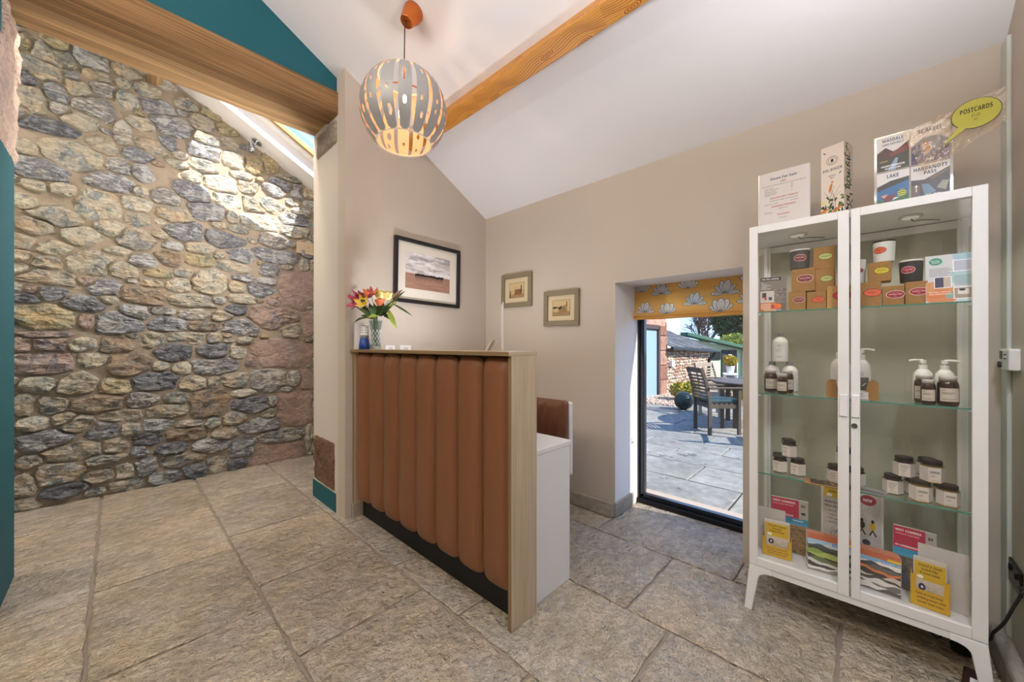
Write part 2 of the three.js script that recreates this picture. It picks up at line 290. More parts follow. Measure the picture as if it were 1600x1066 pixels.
{
  const list = [];                                            // wall coordinates: centre, half sizes, tone, squareness
  const read = (ox, oy, text) => text.trim().split(/\s*;\s*/).forEach((t) => {
    const [x, y, w, h, k, sq] = t.split(' '), f = 0.3752, px = ox + x * f, py = oy + y * f;
    const c = onZ(px, py, ZS), l = onZ(px - w * f / 2, py, ZS), r = onZ(px + w * f / 2, py, ZS), a = onZ(px, py - h * f / 2, ZS), b = onZ(px, py + h * f / 2, ZS);
    list.push({ x: c.x, y: c.y, a: (r.x - l.x) / 2 * (sq ? 1 : 1.12), b: (a.y - b.y) / 2 * (sq ? 1 : 1.12), k, sq: sq ? 6 : rr(2.1, 3.2), rot: sq ? 0 : rr(-0.12, 0.12) });
  });
  read(0, 0, `100 180 90 60 w; 235 180 100 70 w; 215 235 190 80 c; 165 290 200 90 c; 295 315 70 40 c; 375 245 130 80 g; 520 300 100 50 c; 405 320 110 50 c; 115 325 80 60 d; 235 385 100 80 g; 325 375 120 70 c; 430 375 110 60 g; 515 350 60 40 c; 610 380 100 50 c; 135 420 140 100 c; 245 455 90 50 g; 395 450 170 90 g; 525 415 110 60 c; 660 450 140 60 g; 780 440 90 50 c; 205 530 230 60 d; 335 505 150 70 c; 590 520 110 50 c; 725 530 140 80 g; 880 475 80 50 w; 840 515 100 60 c; 945 540 80 50 w; 985 610 100 60 c; 510 560 70 90 g; 430 610 110 60 c; 640 615 130 60 c; 700 600 70 60 g; 300 650 250 110 c; 110 620 110 60 c; 570 645 110 60 g; 160 700 230 90 g; 490 690 100 60 g; 595 720 80 60 g; 465 760 180 70 g; 270 790 110 50 c; 140 770 110 40 c`);
  read(0, 0, `800 800 130 70 g; 690 820 120 60 g; 590 800 70 40 c; 410 860 180 110 c; 570 855 120 60 c; 870 885 120 60 g; 245 905 180 70 c; 570 910 100 50 c; 105 840 100 50 c; 730 895 110 60 c; 455 945 110 60 c; 150 945 130 60 c; 775 970 130 70 g; 340 985 130 70 c; 930 1000 140 60 d; 575 1000 130 70 c; 830 1040 110 60 c; 230 1035 150 50 c`);
  read(0, 400, `195 30 130 50 c; 370 35 170 90 c; 210 90 210 60 c; 510 62 115 60 c; 600 20 110 50 g; 830 15 110 60 w; 965 45 120 50 c; 665 75 100 35 w; 770 70 80 35 c; 875 110 135 100 c; 985 130 70 45 c; 440 130 130 70 g; 360 105 80 40 p; 625 115 90 40 c; 750 125 90 50 c; 220 160 110 60 d; 350 200 200 60 d; 600 165 185 75 b; 795 187 170 55 c; 455 185 80 40 c; 1015 95 90 30 g; 910 185 60 30 g; 170 248 280 90 w; 130 140 60 40 p; 360 270 70 60 p; 500 280 170 80 g; 570 235 120 60 g; 670 230 110 30 g; 815 243 120 45 g; 925 253 90 40 c; 985 225 90 40 d; 1005 180 110 40 c; 705 287 145 55 g; 850 293 130 40 b; 1000 295 140 60 g; 200 330 200 30 p; 225 365 180 60 p; 325 370 150 50 c; 90 370 90 60 p; 485 370 120 70 b; 635 350 100 60 c; 780 340 150 45 c; 890 345 60 45 c; 720 400 130 70 d; 895 395 110 60 d; 995 400 75 60 c; 1025 355 70 35 c`);
  read(0, 400, `185 450 240 85 p; 390 435 130 50 c; 540 455 180 80 b; 665 460 80 40 c; 760 470 80 50 c; 900 460 190 60 g; 1050 435 60 60 p; 150 535 150 65 c; 330 530 150 80 c; 480 545 130 60 w; 655 520 180 75 d; 800 530 110 60 c; 985 515 110 55 c; 890 530 50 50 c; 100 620 100 90 c; 215 625 140 70 c; 410 610 210 65 b; 590 600 130 60 g; 735 590 100 45 c; 700 645 160 50 c; 875 615 155 110 b; 1015 570 110 30 c; 975 675 90 60 c; 140 700 130 60 c; 265 680 90 60 c; 505 665 160 50 c; 320 700 150 60 c; 430 725 120 70 g; 660 705 130 50 g; 550 720 90 50 c; 790 697 130 30 c; 885 690 60 45 c; 180 768 210 75 g; 615 763 130 50 d; 770 740 160 55 b; 940 740 100 60 c; 310 815 240 70 c; 480 790 110 60 c; 580 810 60 50 g; 720 800 120 50 d; 890 785 150 50 g; 440 845 150 40 c; 125 855 110 50 c; 760 845 160 55 c; 1010 800 100 90 g; 240 910 200 90 c; 100 960 110 90 c; 420 915 150 50 c; 530 895 110 60 c; 600 880 110 70 g; 690 920 140 50 g; 270 975 180 60 d; 530 950 130 50 c; 820 890 120 50 d; 900 870 90 60 c; 990 860 90 50 d`);
  read(250, 100, `190 320 100 60 c; 185 360 130 60 g; 185 430 100 50 c; 140 470 70 50 c; 255 500 140 60 c; 310 400 100 60 c; 360 515 80 50 c; 400 590 90 60 c; 280 570 100 50 c; 430 660 140 60 c; 330 345 90 50 g; 385 420 80 60 w; 460 420 60 80 w; 340 800 110 60 g; 300 640 50 40 c; 330 690 80 30 c; 500 505 100 50 g; 570 535 60 50 g; 440 590 120 50 c; 555 580 50 30 c; 525 475 100 30 c; 610 545 60 40 c; 480 520 80 50 g; 590 620 70 40 g; 560 650 110 50 g; 560 700 110 50 c; 630 725 30 30 c; 480 745 100 70 g; 540 750 40 30 c; 485 800 170 60 g; 600 840 40 50 c; 635 840 30 50 c`);
  read(250, 400, `420 145 100 50 g; 445 108 80 30 g; 570 140 150 160 p q; 480 185 60 50 p; 470 255 190 80 p; 550 310 80 60 c; 615 285 60 100 p q; 500 405 290 115 p q; 450 515 150 85 g; 555 510 60 50 g; 615 515 60 80 p q; 560 640 150 140 p q; 375 620 150 55 d; 455 655 60 35 c; 425 705 180 50 g; 520 745 180 60 g; 500 815 230 80 p q; 620 760 40 120 c; 470 605 40 40 c`);
  // smaller stones packed into what is left, and on to the part hidden by the pier
  const free = (x, y, m) => list.every((s) => Math.hypot((x - s.x) / (s.a + m), (y - s.y) / (s.b + m * 0.6)) > 1);
  for (const [m, a0, a1, n] of [[0.075, 0.08, 0.13, 700], [0.048, 0.05, 0.085, 1200], [0.03, 0.034, 0.05, 1500]]) for (let i = 0; i < n && list.length < 296; i++) {
    const x = rr(-0.62, 1.62), y = rr(0.02, 3.7);
    if (y < roofY(x) - 0.05 && free(x, y, m)) list.push({ x, y, a: rr(a0, a1), b: rr(a0, a1) * 0.55, k: 'cccgcgbwgcdc'[Math.floor(rnd() * 12)], sq: rr(2.1, 2.8), rot: rr(-0.2, 0.2) });
  }
  const dist = (s, x, y) => { const c = Math.cos(s.rot), n = Math.sin(s.rot), u = ((x - s.x) * c + (y - s.y) * n) / s.a, v = (-(x - s.x) * n + (y - s.y) * c) / s.b; return Math.pow(Math.abs(u) ** s.sq + Math.abs(v) ** s.sq, 1 / s.sq); };
  list.forEach((s, id) => {
    const cut = Array.from({ length: 6 }, (_, j) => [j * 1.047 + rr(-0.45, 0.45), rr(0.98, 1.4)]), near = list.filter((t) => t !== s && Math.abs(t.x - s.x) < (s.a + t.a) * 1.5 && Math.abs(t.y - s.y) < (s.b + t.b) * 1.5), N = s.a > 0.09 ? 22 : 16, outline = [];
    for (let i = 0; i < N; i++) {
      const th = (i / N) * 2 * Math.PI, dx = Math.cos(th) * s.a, dy = Math.sin(th) * s.b, L = Math.hypot(dx, dy);
      let k = 0.2; const most = s.sq > 5 ? 1.14 : 1.42;
      for (; k < most * 1.25; k += 0.02) { const x = s.x + dx * k, y = s.y + dy * k, d = dist(s, x, y); if (d > most || near.some((t) => dist(t, x, y) < d + 0.009 / Math.min(s.b, 0.06) * 0.55)) break; }
      if (s.sq < 5) for (const [a, d] of cut) { const q = Math.cos(th - a); if (q > 0.05) k = Math.min(k, d / q); }
      k *= 1 + (s.sq > 5 ? 0.3 : 1) * 0.13 * lump(i * 0.9, id * 3.3, 5); k -= Math.min(0.12, 0.004 / L);
      outline.push([dx * k, dy * k]);
    }
    const mats = stoneMats[s.k], dressed = s.sq > 5;
    const g = muv(stoneGeo(outline, dressed ? 0.02 : rr(0.02, 0.046), dressed ? 0.007 : 0.024, id * 7.7), '', rr(0, 5), rr(0, 5)), m = part(stoneWall, 'stone', g, dressed ? pinkDressed : mats[Math.floor(rnd() * mats.length)]);
    m.position.set(s.x, s.y, ZS);
  });
}
{ // stones left bare in the painted jambs
  const slab = (pw, ph, s) => { // rough dressed block: a grid broken by chisel marks, its edges chipped back to the plaster
    const NU = 22, NV = Math.max(8, Math.round(22 * ph / pw)), P = [], q = (i, j) => { const u = i / NU * 2 - 1, v = j / NV * 2 - 1, e = Math.max(Math.abs(u), Math.abs(v)), ed = smooth(1, 0.86, e), w = 1 + 0.035 * lump(i * 0.6 + j * 0.2, j * 0.6, s); return [u * pw / 2 * w, v * ph / 2 * w, -0.012 + ed * (0.024 + 0.016 * lump(i * 0.45, j * 0.45, s) + 0.010 * lump(i * 1.3, j * 1.1, s + 2))]; };
    for (let j = 0; j < NV; j++) for (let i = 0; i < NU; i++) { const A = q(i, j), B = q(i + 1, j), C = q(i + 1, j + 1), D = q(i, j + 1); P.push(...A, ...B, ...C, ...A, ...C, ...D); }
    const g = new THREE.BufferGeometry(); g.setAttribute('position', new THREE.BufferAttribute(new Float32Array(P), 3)); g.computeVertexNormals(); return g;
  };
  const rough = std(0xb6ac9e, { roughness: 0.95, map: flagMap, bumpMap: rockBump, bumpScale: 0.03 }), brown = std(0x8a6a56, { roughness: 0.95, map: flagMap, bumpMap: rockBump, bumpScale: 0.035 }), rose = std(0xf0d8cc, { roughness: 0.95, map: flagMap, bumpMap: rockBump, bumpScale: 0.03 });
  const put = (g, mat, x, y, z, ry, parent) => { const m = part(parent, 'stone', muv(g), mat); m.position.set(x, y, z); m.rotation.y = ry; };
  put(slab(0.41, 0.185, 4), rough, XJ, 2.745, -2.945, -Math.PI / 2, pier);
  put(slab(0.43, 0.37, 5), brown, XJ, 0.322, -3.0, -Math.PI / 2, pier);
  put(slab(0.5, 0.52, 6), rose, XL, 2.4, -3.02, Math.PI / 2, leftPier);
  put(slab(0.42, 0.3, 8), rose, XL, 2.72, -3.12, Math.PI / 2, leftPier);
  struct('trim_2', rbox(0.008, 0.135, 0.455, 0.003, XJ - 0.001, 0.068, -3.0), M.teal);
}
// ---------- timbers ----------
{
  const lintel = thing('timber_lintel', 'pair of old squared oak timbers over the wide opening to the stone hall', 'beam');
  part(lintel, 'timber', muv(bar([XL - 0.1, 2.937, -2.835], [XJ + 0.03, 2.937, -2.835], 0.19, 0.163, 0.012), 'x'), M.beam, 'dark front timber');
  part(lintel, 'timber', muv(bar([XL - 0.1, 2.955, -3.09], [XJ + 0.03, 2.955, -3.09], 0.26, 0.15, 0.012), 'x', 3, 1), M.beamBack, 'rear timber, its colour lightened for bounced light');
  part(lintel, 'filler', muv(bar([XL - 0.1, 2.975, -2.945], [XJ + 0.03, 2.975, -2.945], 0.06, 0.12), 'x'), M.beam);
  // pine purlin set square to the roof slope
  const kx = Math.hypot(1, 0.55), g = rbox(0.1, 0.1, 3.03, 0.006, 0.05, -0.04, (ZA + ZC) / 2);
  const p = solo('roof_purlin', 'varnished pine purlin with flame grain and knots under the white ceiling slope', 'beam', muv(g, 'z'), M.pine, [1.572, roofY(1.572), 0]); p.rotation.z = -Math.atan(0.55);
  const q = solo('purlin_end', 'short pale timber end by the top of the stone wall, half hidden behind the lintel', 'beam', muv(rbox(0.09, 0.1, 1.25, 0.006, 0, 0, -3.83), 'z'), M.beamBack, [0.22, roofY(0.22) - 0.1, 0]);
}
// ---------- added lights, none of them seen, invented to brighten room and hall ----------
{
  const ang = Math.atan(0.55);
  function panel(label, x, z, L, group) {  // added panels, invented to raise the reception and hall brightness
    const t = thing('added_panel_light', label, 'light', [x, roofY(x) - 0.02, z], 0, group); t.rotation.z = ang;
    part(t, 'frame', [rbox(0.64, 0.03, 0.02, 0.003, 0, 0, 0.31), rbox(0.64, 0.03, 0.02, 0.003, 0, 0, -0.31), rbox(0.02, 0.03, 0.6, 0.003, 0.31, 0, 0), rbox(0.02, 0.03, 0.6, 0.003, -0.31, 0, 0)], M.white);
    part(t, 'diffuser', box(0.6, 0.006, 0.6, 0, 0.002, 0), std(0xffffff, { emissive: 0xffecd6, emissiveIntensity: 1.5 }));
    const l = new THREE.RectAreaLight(0xffecd6, L, 0.6, 0.6); l.position.set(0, -0.012, 0); l.rotation.x = -Math.PI / 2; t.add(l);
  }
  panel('added unseen ceiling panel light on the left slope, nearest the lintel', -1.7, -2.1, LAMP_L); panel('added unseen ceiling panel light on the left slope, middle one', -1.7, -1.05, LAMP_L); panel('added unseen ceiling panel light on the left slope, nearest the front wall', -1.7, 0.0, LAMP_L);
  panel('added unseen ceiling panel light in the stone hall, on its left slope', -1.75, -3.84, HALL_L);
  const sl = thing('added_strip_light', 'added unseen warm strip light along the rear top edge of the lintel', 'light', [0.36, 2.985, ZK - 0.02]); sl.rotation.x = -0.85;  // added to light the rubble wall evenly from in front
  part(sl, 'channel', rbox(1.3, 0.05, 0.016, 0.003, 0, 0, 0.008), M.white); part(sl, 'diffuser', box(1.28, 0.036, 0.004, 0, 0, -0.003), std(0xffffff, { emissive: 0xffe9cc, emissiveIntensity: 1.5 }));
  const sll = new THREE.RectAreaLight(0xffeeda, STRIP_L, 1.28, 0.036); sll.position.set(0, 0, -0.008); sl.add(sll);
  const hu = thing('added_wall_uplighter', 'added unseen uplighter in the stone hall, on the rear face of the teal pier', 'light', [-0.6, 1.25, ZK - 0.012]);  // added to brighten the lintel underside from below
  part(hu, 'bowl', [rbox(0.34, 0.02, 0.1, 0.005, 0, -0.05, -0.055), rbox(0.34, 0.06, 0.012, 0.004, 0, -0.025, -0.105), rbox(0.012, 0.06, 0.1, 0.004, 0.164, -0.025, -0.055), rbox(0.012, 0.06, 0.1, 0.004, -0.164, -0.025, -0.055)], M.white);
  part(hu, 'diffuser', box(0.3, 0.006, 0.08, 0, -0.01, -0.055), std(0xffffff, { emissive: 0xffe4c4, emissiveIntensity: 2 }));
  const hl = new THREE.RectAreaLight(0xffe8cc, HALL_UP_L, 0.3, 0.08); hl.position.set(0, 0.0, -0.055); hl.rotation.x = Math.PI / 2; hu.add(hl);
  const hs = thing('added_wall_light', 'added unseen wall light in the stone hall, on the rear face of the right pier', 'light', [1.3, 2.0, ZK - 0.012]);  // added to brighten the teal pier face from the right
  part(hs, 'back_plate', rbox(0.06, 0.44, 0.3, 0.006, 0.035, 0, -0.15), M.white); part(hs, 'diffuser', box(0.006, 0.4, 0.26, 0, 0, -0.15), std(0xffffff, { emissive: 0xfff6ec, emissiveIntensity: 1.5 }));
  const hsl = new THREE.RectAreaLight(0xfff6ec, HALL_SIDE_L, 0.26, 0.4); hsl.position.set(-0.012, 0, -0.15); hsl.rotation.y = Math.PI / 2; hs.add(hsl);
  const dl = thing('added_desk_lamp', 'added unseen desk uplighter behind the counter, on the white desk', 'lamp', [1.44, 0.716, -2.05]), br = std(0xb8b4ae, { roughness: 0.35, metalness: 0.8 });  // unseen lamp, added to lift the ceiling beyond the purlin
  part(dl, 'base', cyl(0.07, 0.075, 0.015, 0, 0.008, 0), br); part(dl, 'stem', cyl(0.008, 0.008, 0.26, 0, 0.14, 0), br); part(dl, 'bowl', [rbox(0.22, 0.012, 0.13, 0.004, 0, 0.27, 0), rbox(0.22, 0.05, 0.008, 0.003, 0, 0.29, 0.062), rbox(0.22, 0.05, 0.008, 0.003, 0, 0.29, -0.062), rbox(0.008, 0.05, 0.13, 0.003, 0.106, 0.29, 0), rbox(0.008, 0.05, 0.13, 0.003, -0.106, 0.29, 0)], br);
  part(dl, 'diffuser', box(0.2, 0.005, 0.11, 0, 0.295, 0), std(0xffffff, { emissive: 0xf8f8ff, emissiveIntensity: 1.5 }));
  const dll = new THREE.RectAreaLight(0xf8f8ff, DESK_L, 0.2, 0.11); dll.position.set(0, 0.305, 0); dll.rotation.x = Math.PI / 2; dl.add(dll);
  const wu = thing('added_wall_uplighter', 'added unseen up and down wall light high on the front wall', 'light', [0.9, 2.2, ZC]);  // added to wash the ceiling and cool the floor by the door
  part(wu, 'bowl', [rbox(0.34, 0.02, 0.1, 0.005, 0, -0.05, -0.05), rbox(0.34, 0.06, 0.012, 0.004, 0, -0.025, -0.1), rbox(0.012, 0.06, 0.1, 0.004, 0.164, -0.025, -0.05), rbox(0.012, 0.06, 0.1, 0.004, -0.164, -0.025, -0.05)], M.white);
  part(wu, 'diffuser', box(0.3, 0.006, 0.08, 0, -0.01, -0.05), std(0xffffff, { emissive: 0xfffaf4, emissiveIntensity: 2 }));
  const wl = new THREE.RectAreaLight(0xf2f6ff, WASH_L, 0.3, 0.08); wl.position.set(0, 0.0, -0.05); wl.rotation.x = Math.PI / 2; wu.add(wl);
  part(wu, 'lower_diffuser', box(0.3, 0.004, 0.08, 0, -0.063, -0.05), std(0xffffff, { emissive: 0xe8f0ff, emissiveIntensity: 2 }));
  const wd = new THREE.RectAreaLight(0xe4eeff, WASH_DOWN_L, 0.3, 0.08); wd.position.set(0, -0.07, -0.05); wd.rotation.x = -Math.PI / 2; wu.add(wd);
  // added trough, invented to throw light up at the white slopes
  const t = thing('added_trough_uplight', 'added unseen trough light hung under the ridge, open at the top', 'light', [-1.15, 2.7, -0.75]); t.rotation.z = -0.55;
  part(t, 'trough', [rbox(0.14, 0.02, 2.1, 0.004, 0, -0.03, 0), rbox(0.012, 0.06, 2.1, 0.003, -0.066, -0.01, 0), rbox(0.012, 0.06, 2.1, 0.003, 0.066, -0.01, 0)], M.white);
  part(t, 'diffuser', box(0.116, 0.006, 2.05, 0, 0.004, 0), std(0xffffff, { emissive: 0xfff4e6, emissiveIntensity: 1.5 }));
  const l = new THREE.RectAreaLight(0xfafaff, TROUGH_L, 0.116, 2.05); l.position.set(0, 0.012, 0); l.rotation.x = Math.PI / 2; t.add(l);
for (const z of [-0.9, 0.9]) part(t, 'hanger', tube([[-0.06, 0, z], [-0.4, 0.9, z]], 0.002, 4, 5), M.white);
}
// ---------- reception counter ----------
const CT = 1.178;                                            // counter top height
{
  const d = thing('reception_counter', 'oak framed reception counter with a front of brown leather channels and a black plinth', 'counter', [0, 0, 0]);
  part(d, 'counter_top', muv(rbox(0.185, 0.018, 1.535, 0.003, 1.211, CT - 0.009, -1.8475), 'z'), M.oak);
  part(d, 'end_panel', muv(rbox(0.167, 1.16, 0.018, 0.002, 1.2195, 0.58, -1.09), 'y', 2, 0.3), M.oak);
  part(d, 'side_panel', muv(rbox(0.167, 1.16, 0.018, 0.002, 1.2195, 0.58, -2.606), 'y'), M.oak);
  part(d, 'back_panel', muv(rbox(0.018, 1.16, 1.49, 0.002, 1.294, 0.58, -1.848), 'y'), M.oak);
  part(d, 'backing_board', box(0.02, 1.03, 1.498, 1.182, 0.645, -1.848), std(0x2a1a10, { roughness: 0.8 }));
  for (const [w, h, l, y, z] of [[0.0015, 0.018, 1.535, CT - 0.009, -1.8475], [0.0015, 1.16, 0.018, 0.58, -1.09], [0.0015, 1.16, 0.018, 0.58, -2.606]]) part(d, 'edge_band', muv(box(w, h, l, y > 1 ? 1.118 : 1.1355, y, z), h > 1 ? 'y' : 'z'), M.oakEdge);
  part(d, 'plinth', rbox(0.06, 0.13, 1.498, 0.002, 1.232, 0.065, -1.848), M.black);
  const leather = phys(0x88593a, { roughness: 0.38, bumpMap: fineBump, bumpScale: 0.0004 });
  const w = 0.1862, y0 = 0.135, h = 1.018, NS = 16, NT = 40, prof = [];
  for (let j = 0; j <= NT; j++) { const k = j / NT; prof.push(k < 0.3 ? 0.3 * (1 - Math.cos(k / 0.3 * Math.PI / 2)) * 0.5 : k > 0.7 ? 1 - 0.15 * (1 - Math.cos((1 - k) / 0.3 * Math.PI / 2)) : 0.15 + 0.7 * (k - 0.3) / 0.4); }
  for (let i = 0; i < 8; i++) {
    const P = [], idx = [], uv = [];
    for (let j = 0; j <= NT; j++) for (let k = 0; k <= NS; k++) {
      const s = (1 - Math.cos(k / NS * Math.PI)) / 2, t = prof[j], q = Math.abs(2 * s - 1), dEnd = Math.min(t, 1 - t) * h, e = dEnd < 0.1 ? Math.sqrt(Math.max(0, 1 - (1 - dEnd / 0.1) ** 2)) : 1;
      const b = 0.042 * Math.pow(Math.max(0, 1 - q ** 2.6), 0.62) * (0.16 + 0.84 * e) + 0.001 * lump(t * 9 + i * 3, s * 3, i);
      const trim = 0.022 * q ** 5;
      P.push(1.176 - b, y0 + t * h + (t < 0.5 ? trim * (1 - 2 * t) ** 8 : -trim * (2 * t - 1) ** 8), -2.593 + w * (i + 0.004 + 0.992 * s)); uv.push(s * w, t * h);
      if (j < NT && k < NS) { const a = j * (NS + 1) + k; idx.push(a, a + NS + 1, a + 1, a + 1, a + NS + 1, a + NS + 2); }
    }
    const g = new THREE.BufferGeometry(); g.setAttribute('position', new THREE.BufferAttribute(new Float32Array(P), 3)); g.setAttribute('uv', new THREE.BufferAttribute(new Float32Array(uv), 2)); g.setIndex(idx.reverse()); g.computeVertexNormals();
    part(d, 'padded_channel', g, leather);
  }
  leather.side = THREE.DoubleSide;
}
{
  const d = thing('work_desk', 'plain white office desk with a panel end, behind the oak counter', 'desk');
  part(d, 'desktop', rbox(0.32, 0.024, 1.44, 0.003, 1.464, 0.703, -1.832), M.white);
  part(d, 'end_panel', rbox(0.306, 0.69, 0.024, 0.002, 1.457, 0.345, -1.127), M.white);
  part(d, 'end_panel', rbox(0.306, 0.69, 0.024, 0.002, 1.457, 0.345, -2.535), M.white);
}
{ // swivel chair
  const c = thing('office_chair', 'swivel office chair with a brown quilted back in a white shell, behind the desk', 'chair', [1.93, 0, -1.58]);
  const brown = phys(0x6f4732, { roughness: 0.28 }), g = rbox(0.045, 0.46, 0.46, 0.02, 0, 0.63, 0, 3);
  // quilted face: raised diagonal lozenges
  const P = [], idx = [], NZ = 40, NY = 40;
  for (let j = 0; j <= NY; j++) for (let k = 0; k <= NZ; k++) {
    const z = (k / NZ - 0.5) * 0.43, y = 0.42 + j / NY * 0.435, ph = (z + (y - 0.42) * -0.36) / 0.07, f = Math.abs(ph - Math.round(ph)) * 2, ed = Math.min(1, Math.min(k, NZ - k, j, NY - j) / 3);
    P.push(-0.026 - 0.02 * ed * Math.pow(Math.max(0, f), 0.6), y, z);
    if (j < NY && k < NZ) { const a = j * (NZ + 1) + k; idx.push(a, a + 1, a + NZ + 1, a + 1, a + NZ + 2, a + NZ + 1); }
  }
  const q = new THREE.BufferGeometry(); q.setAttribute('position', new THREE.BufferAttribute(new Float32Array(P), 3)); q.setIndex(idx); q.computeVertexNormals(); brown.side = THREE.DoubleSide;
  const back = part(c, 'backrest', [g, q], brown);
  part(back, 'shell', rbox(0.03, 0.46, 0.475, 0.014, 0.034, 0.62, 0, 3), M.white, 'white moulded shell');
  part(c, 'seat', rbox(0.44, 0.08, 0.46, 0.035, -0.2, 0.45, 0, 3), brown);
  part(c, 'column', cyl(0.025, 0.03, 0.34, -0.2, 0.25, 0), M.blackMetal);
  const st = part(c, 'star_base', [0, 1, 2, 3, 4].map((i) => bar([-0.2, 0.1, 0], [-0.2 + 0.27 * Math.cos(i * 1.2566), 0.07, 0.27 * Math.sin(i * 1.2566)], 0.04, 0.025)), M.blackMetal);
  for (let i = 0; i < 5; i++) part(st, 'castor', cyl(0.028, 0.028, 0.03).rotateX(Math.PI / 2).translate(-0.2 + 0.27 * Math.cos(i * 1.2566), 0.028, 0.27 * Math.sin(i * 1.2566)), M.black);
}
// ---------- pendant lamp ----------
{
  const z = -1.857, c = onZ(631.5, 170, z), x = c.x, yc = 2.50, R = 0.232, top = roofY(x);
  const t = thing('pendant_lamp', 'globe pendant lamp of curved silver slats with copper linings and a copper ceiling cup', 'lamp', [x, yc, z]);
  const copper = phys(0xd0763a, { roughness: 0.22, metalness: 0.9 }), silver = std(0xa6a6a5, { roughness: 0.5, metalness: 0.25 }), lining = std(0xe4b898, { roughness: 0.6, metalness: 0.1 }), cream = std(0xf3e2c4, { roughness: 0.6 });
  silver.side = lining.side = THREE.DoubleSide;
  const cup = part(t, 'ceiling_cup', lathe([[0.0, -0.062], [0.03, -0.062], [0.036, -0.058], [0.056, 0.022], [0.056, 0.045], [0, 0.045]], 40), copper); cup.position.set(0.042, roofY(x + 0.042) - yc - 0.042, 0); cup.rotation.z = -Math.atan(0.55);
  part(t, 'cord', tube([[0, 0.15, 0], [0.001, 0.3, 0], [0.005, top - yc - 0.09, 0]], 0.0034, 12, 8), std(0x5a2a1c, { roughness: 0.7 }));
  const motif = (u, v, k) => [[0.25, 0.86], [-0.2, 0.80], [0.15, 0.7], [-0.05, 0.45], [0.2, 0.38], [0.05, 0.3], [-0.2, 0.18], [0.2, 0.62]].some(([a, b], i) => { if ((i * 5 + k * 3) % 8 > 2) return false; const du = (u - a * 0.9) / 0.2, dv = (v - b) / 0.034, an = (i * 1.3 + k), cu = du * Math.cos(an) - dv * Math.sin(an) * 0.5, cv = dv * Math.cos(an) + du * Math.sin(an) * 0.5; return cu * cu + cv * cv < 1; });
  for (let k = 0; k < 16; k++) {
    const build = (r, cut) => {
      const P = [], idx = [], NU = 18, NV = 84;
      for (let j = 0; j <= NV; j++) for (let i = 0; i <= NU; i++) {
        const v = j / NV, u = i / NU * 2 - 1, end = Math.min(v, 1 - v), hw = 0.158 * (end < 0.025 ? Math.sqrt(Math.max(0.3, end / 0.025)) : 1), yy = -0.178 + v * 0.362, th = k * Math.PI / 8 + 0.12 + u * hw * 0.92, rho = Math.sqrt(Math.max(0, r * r - yy * yy));
        P.push(rho * Math.cos(th), yy, rho * Math.sin(th));
        if (j < NV && i < NU && !(cut && motif((i + 0.5) / NU * 2 - 1, (j + 0.5) / NV, k))) { const a = j * (NU + 1) + i; idx.push(a, a + NU + 1, a + 1, a + 1, a + NU + 1, a + NU + 2); }
      }
      const g = new THREE.BufferGeometry(); g.setAttribute('position', new THREE.BufferAttribute(new Float32Array(P), 3)); g.setIndex(idx); g.computeVertexNormals(); return g;
    };
    const s = part(t, 'slat', build(R, true), silver);
    part(s, 'lining', build(R - 0.0015, true), lining);
  }
  for (const [y, nm] of [[-0.176, 'lower_ring'], [0.182, 'upper_ring']]) part(t, nm, new THREE.TorusGeometry(Math.sqrt(R * R - y * y) - 0.007, 0.0055, 10, 60).rotateX(Math.PI / 2).translate(0, y, 0), cream);
  part(t, 'lamp_holder', [cyl(0.02, 0.02, 0.075, 0, 0.125, 0), ...[0, 1, 2].map((i) => bar([0, 0.16, 0], [0.14 * Math.cos(i * 2.09), 0.182, 0.14 * Math.sin(i * 2.09)], 0.006, 0.006, 0.001))], copper);
  part(t, 'bulb', lathe([[0, -0.055], [0.012, -0.053], [0.028, -0.035], [0.031, -0.01], [0.022, 0.03], [0.014, 0.06], [0.014, 0.085], [0, 0.085]], 24), std(0xfff0d8, { emissive: 0xffe2bc, emissiveIntensity: 5 }));
  const l = new THREE.PointLight(0xffcfa0, 0.13); l.position.set(0, 0.0, 0); l.shadow.radius = 1.5; l.castShadow = true; t.add(l);
}
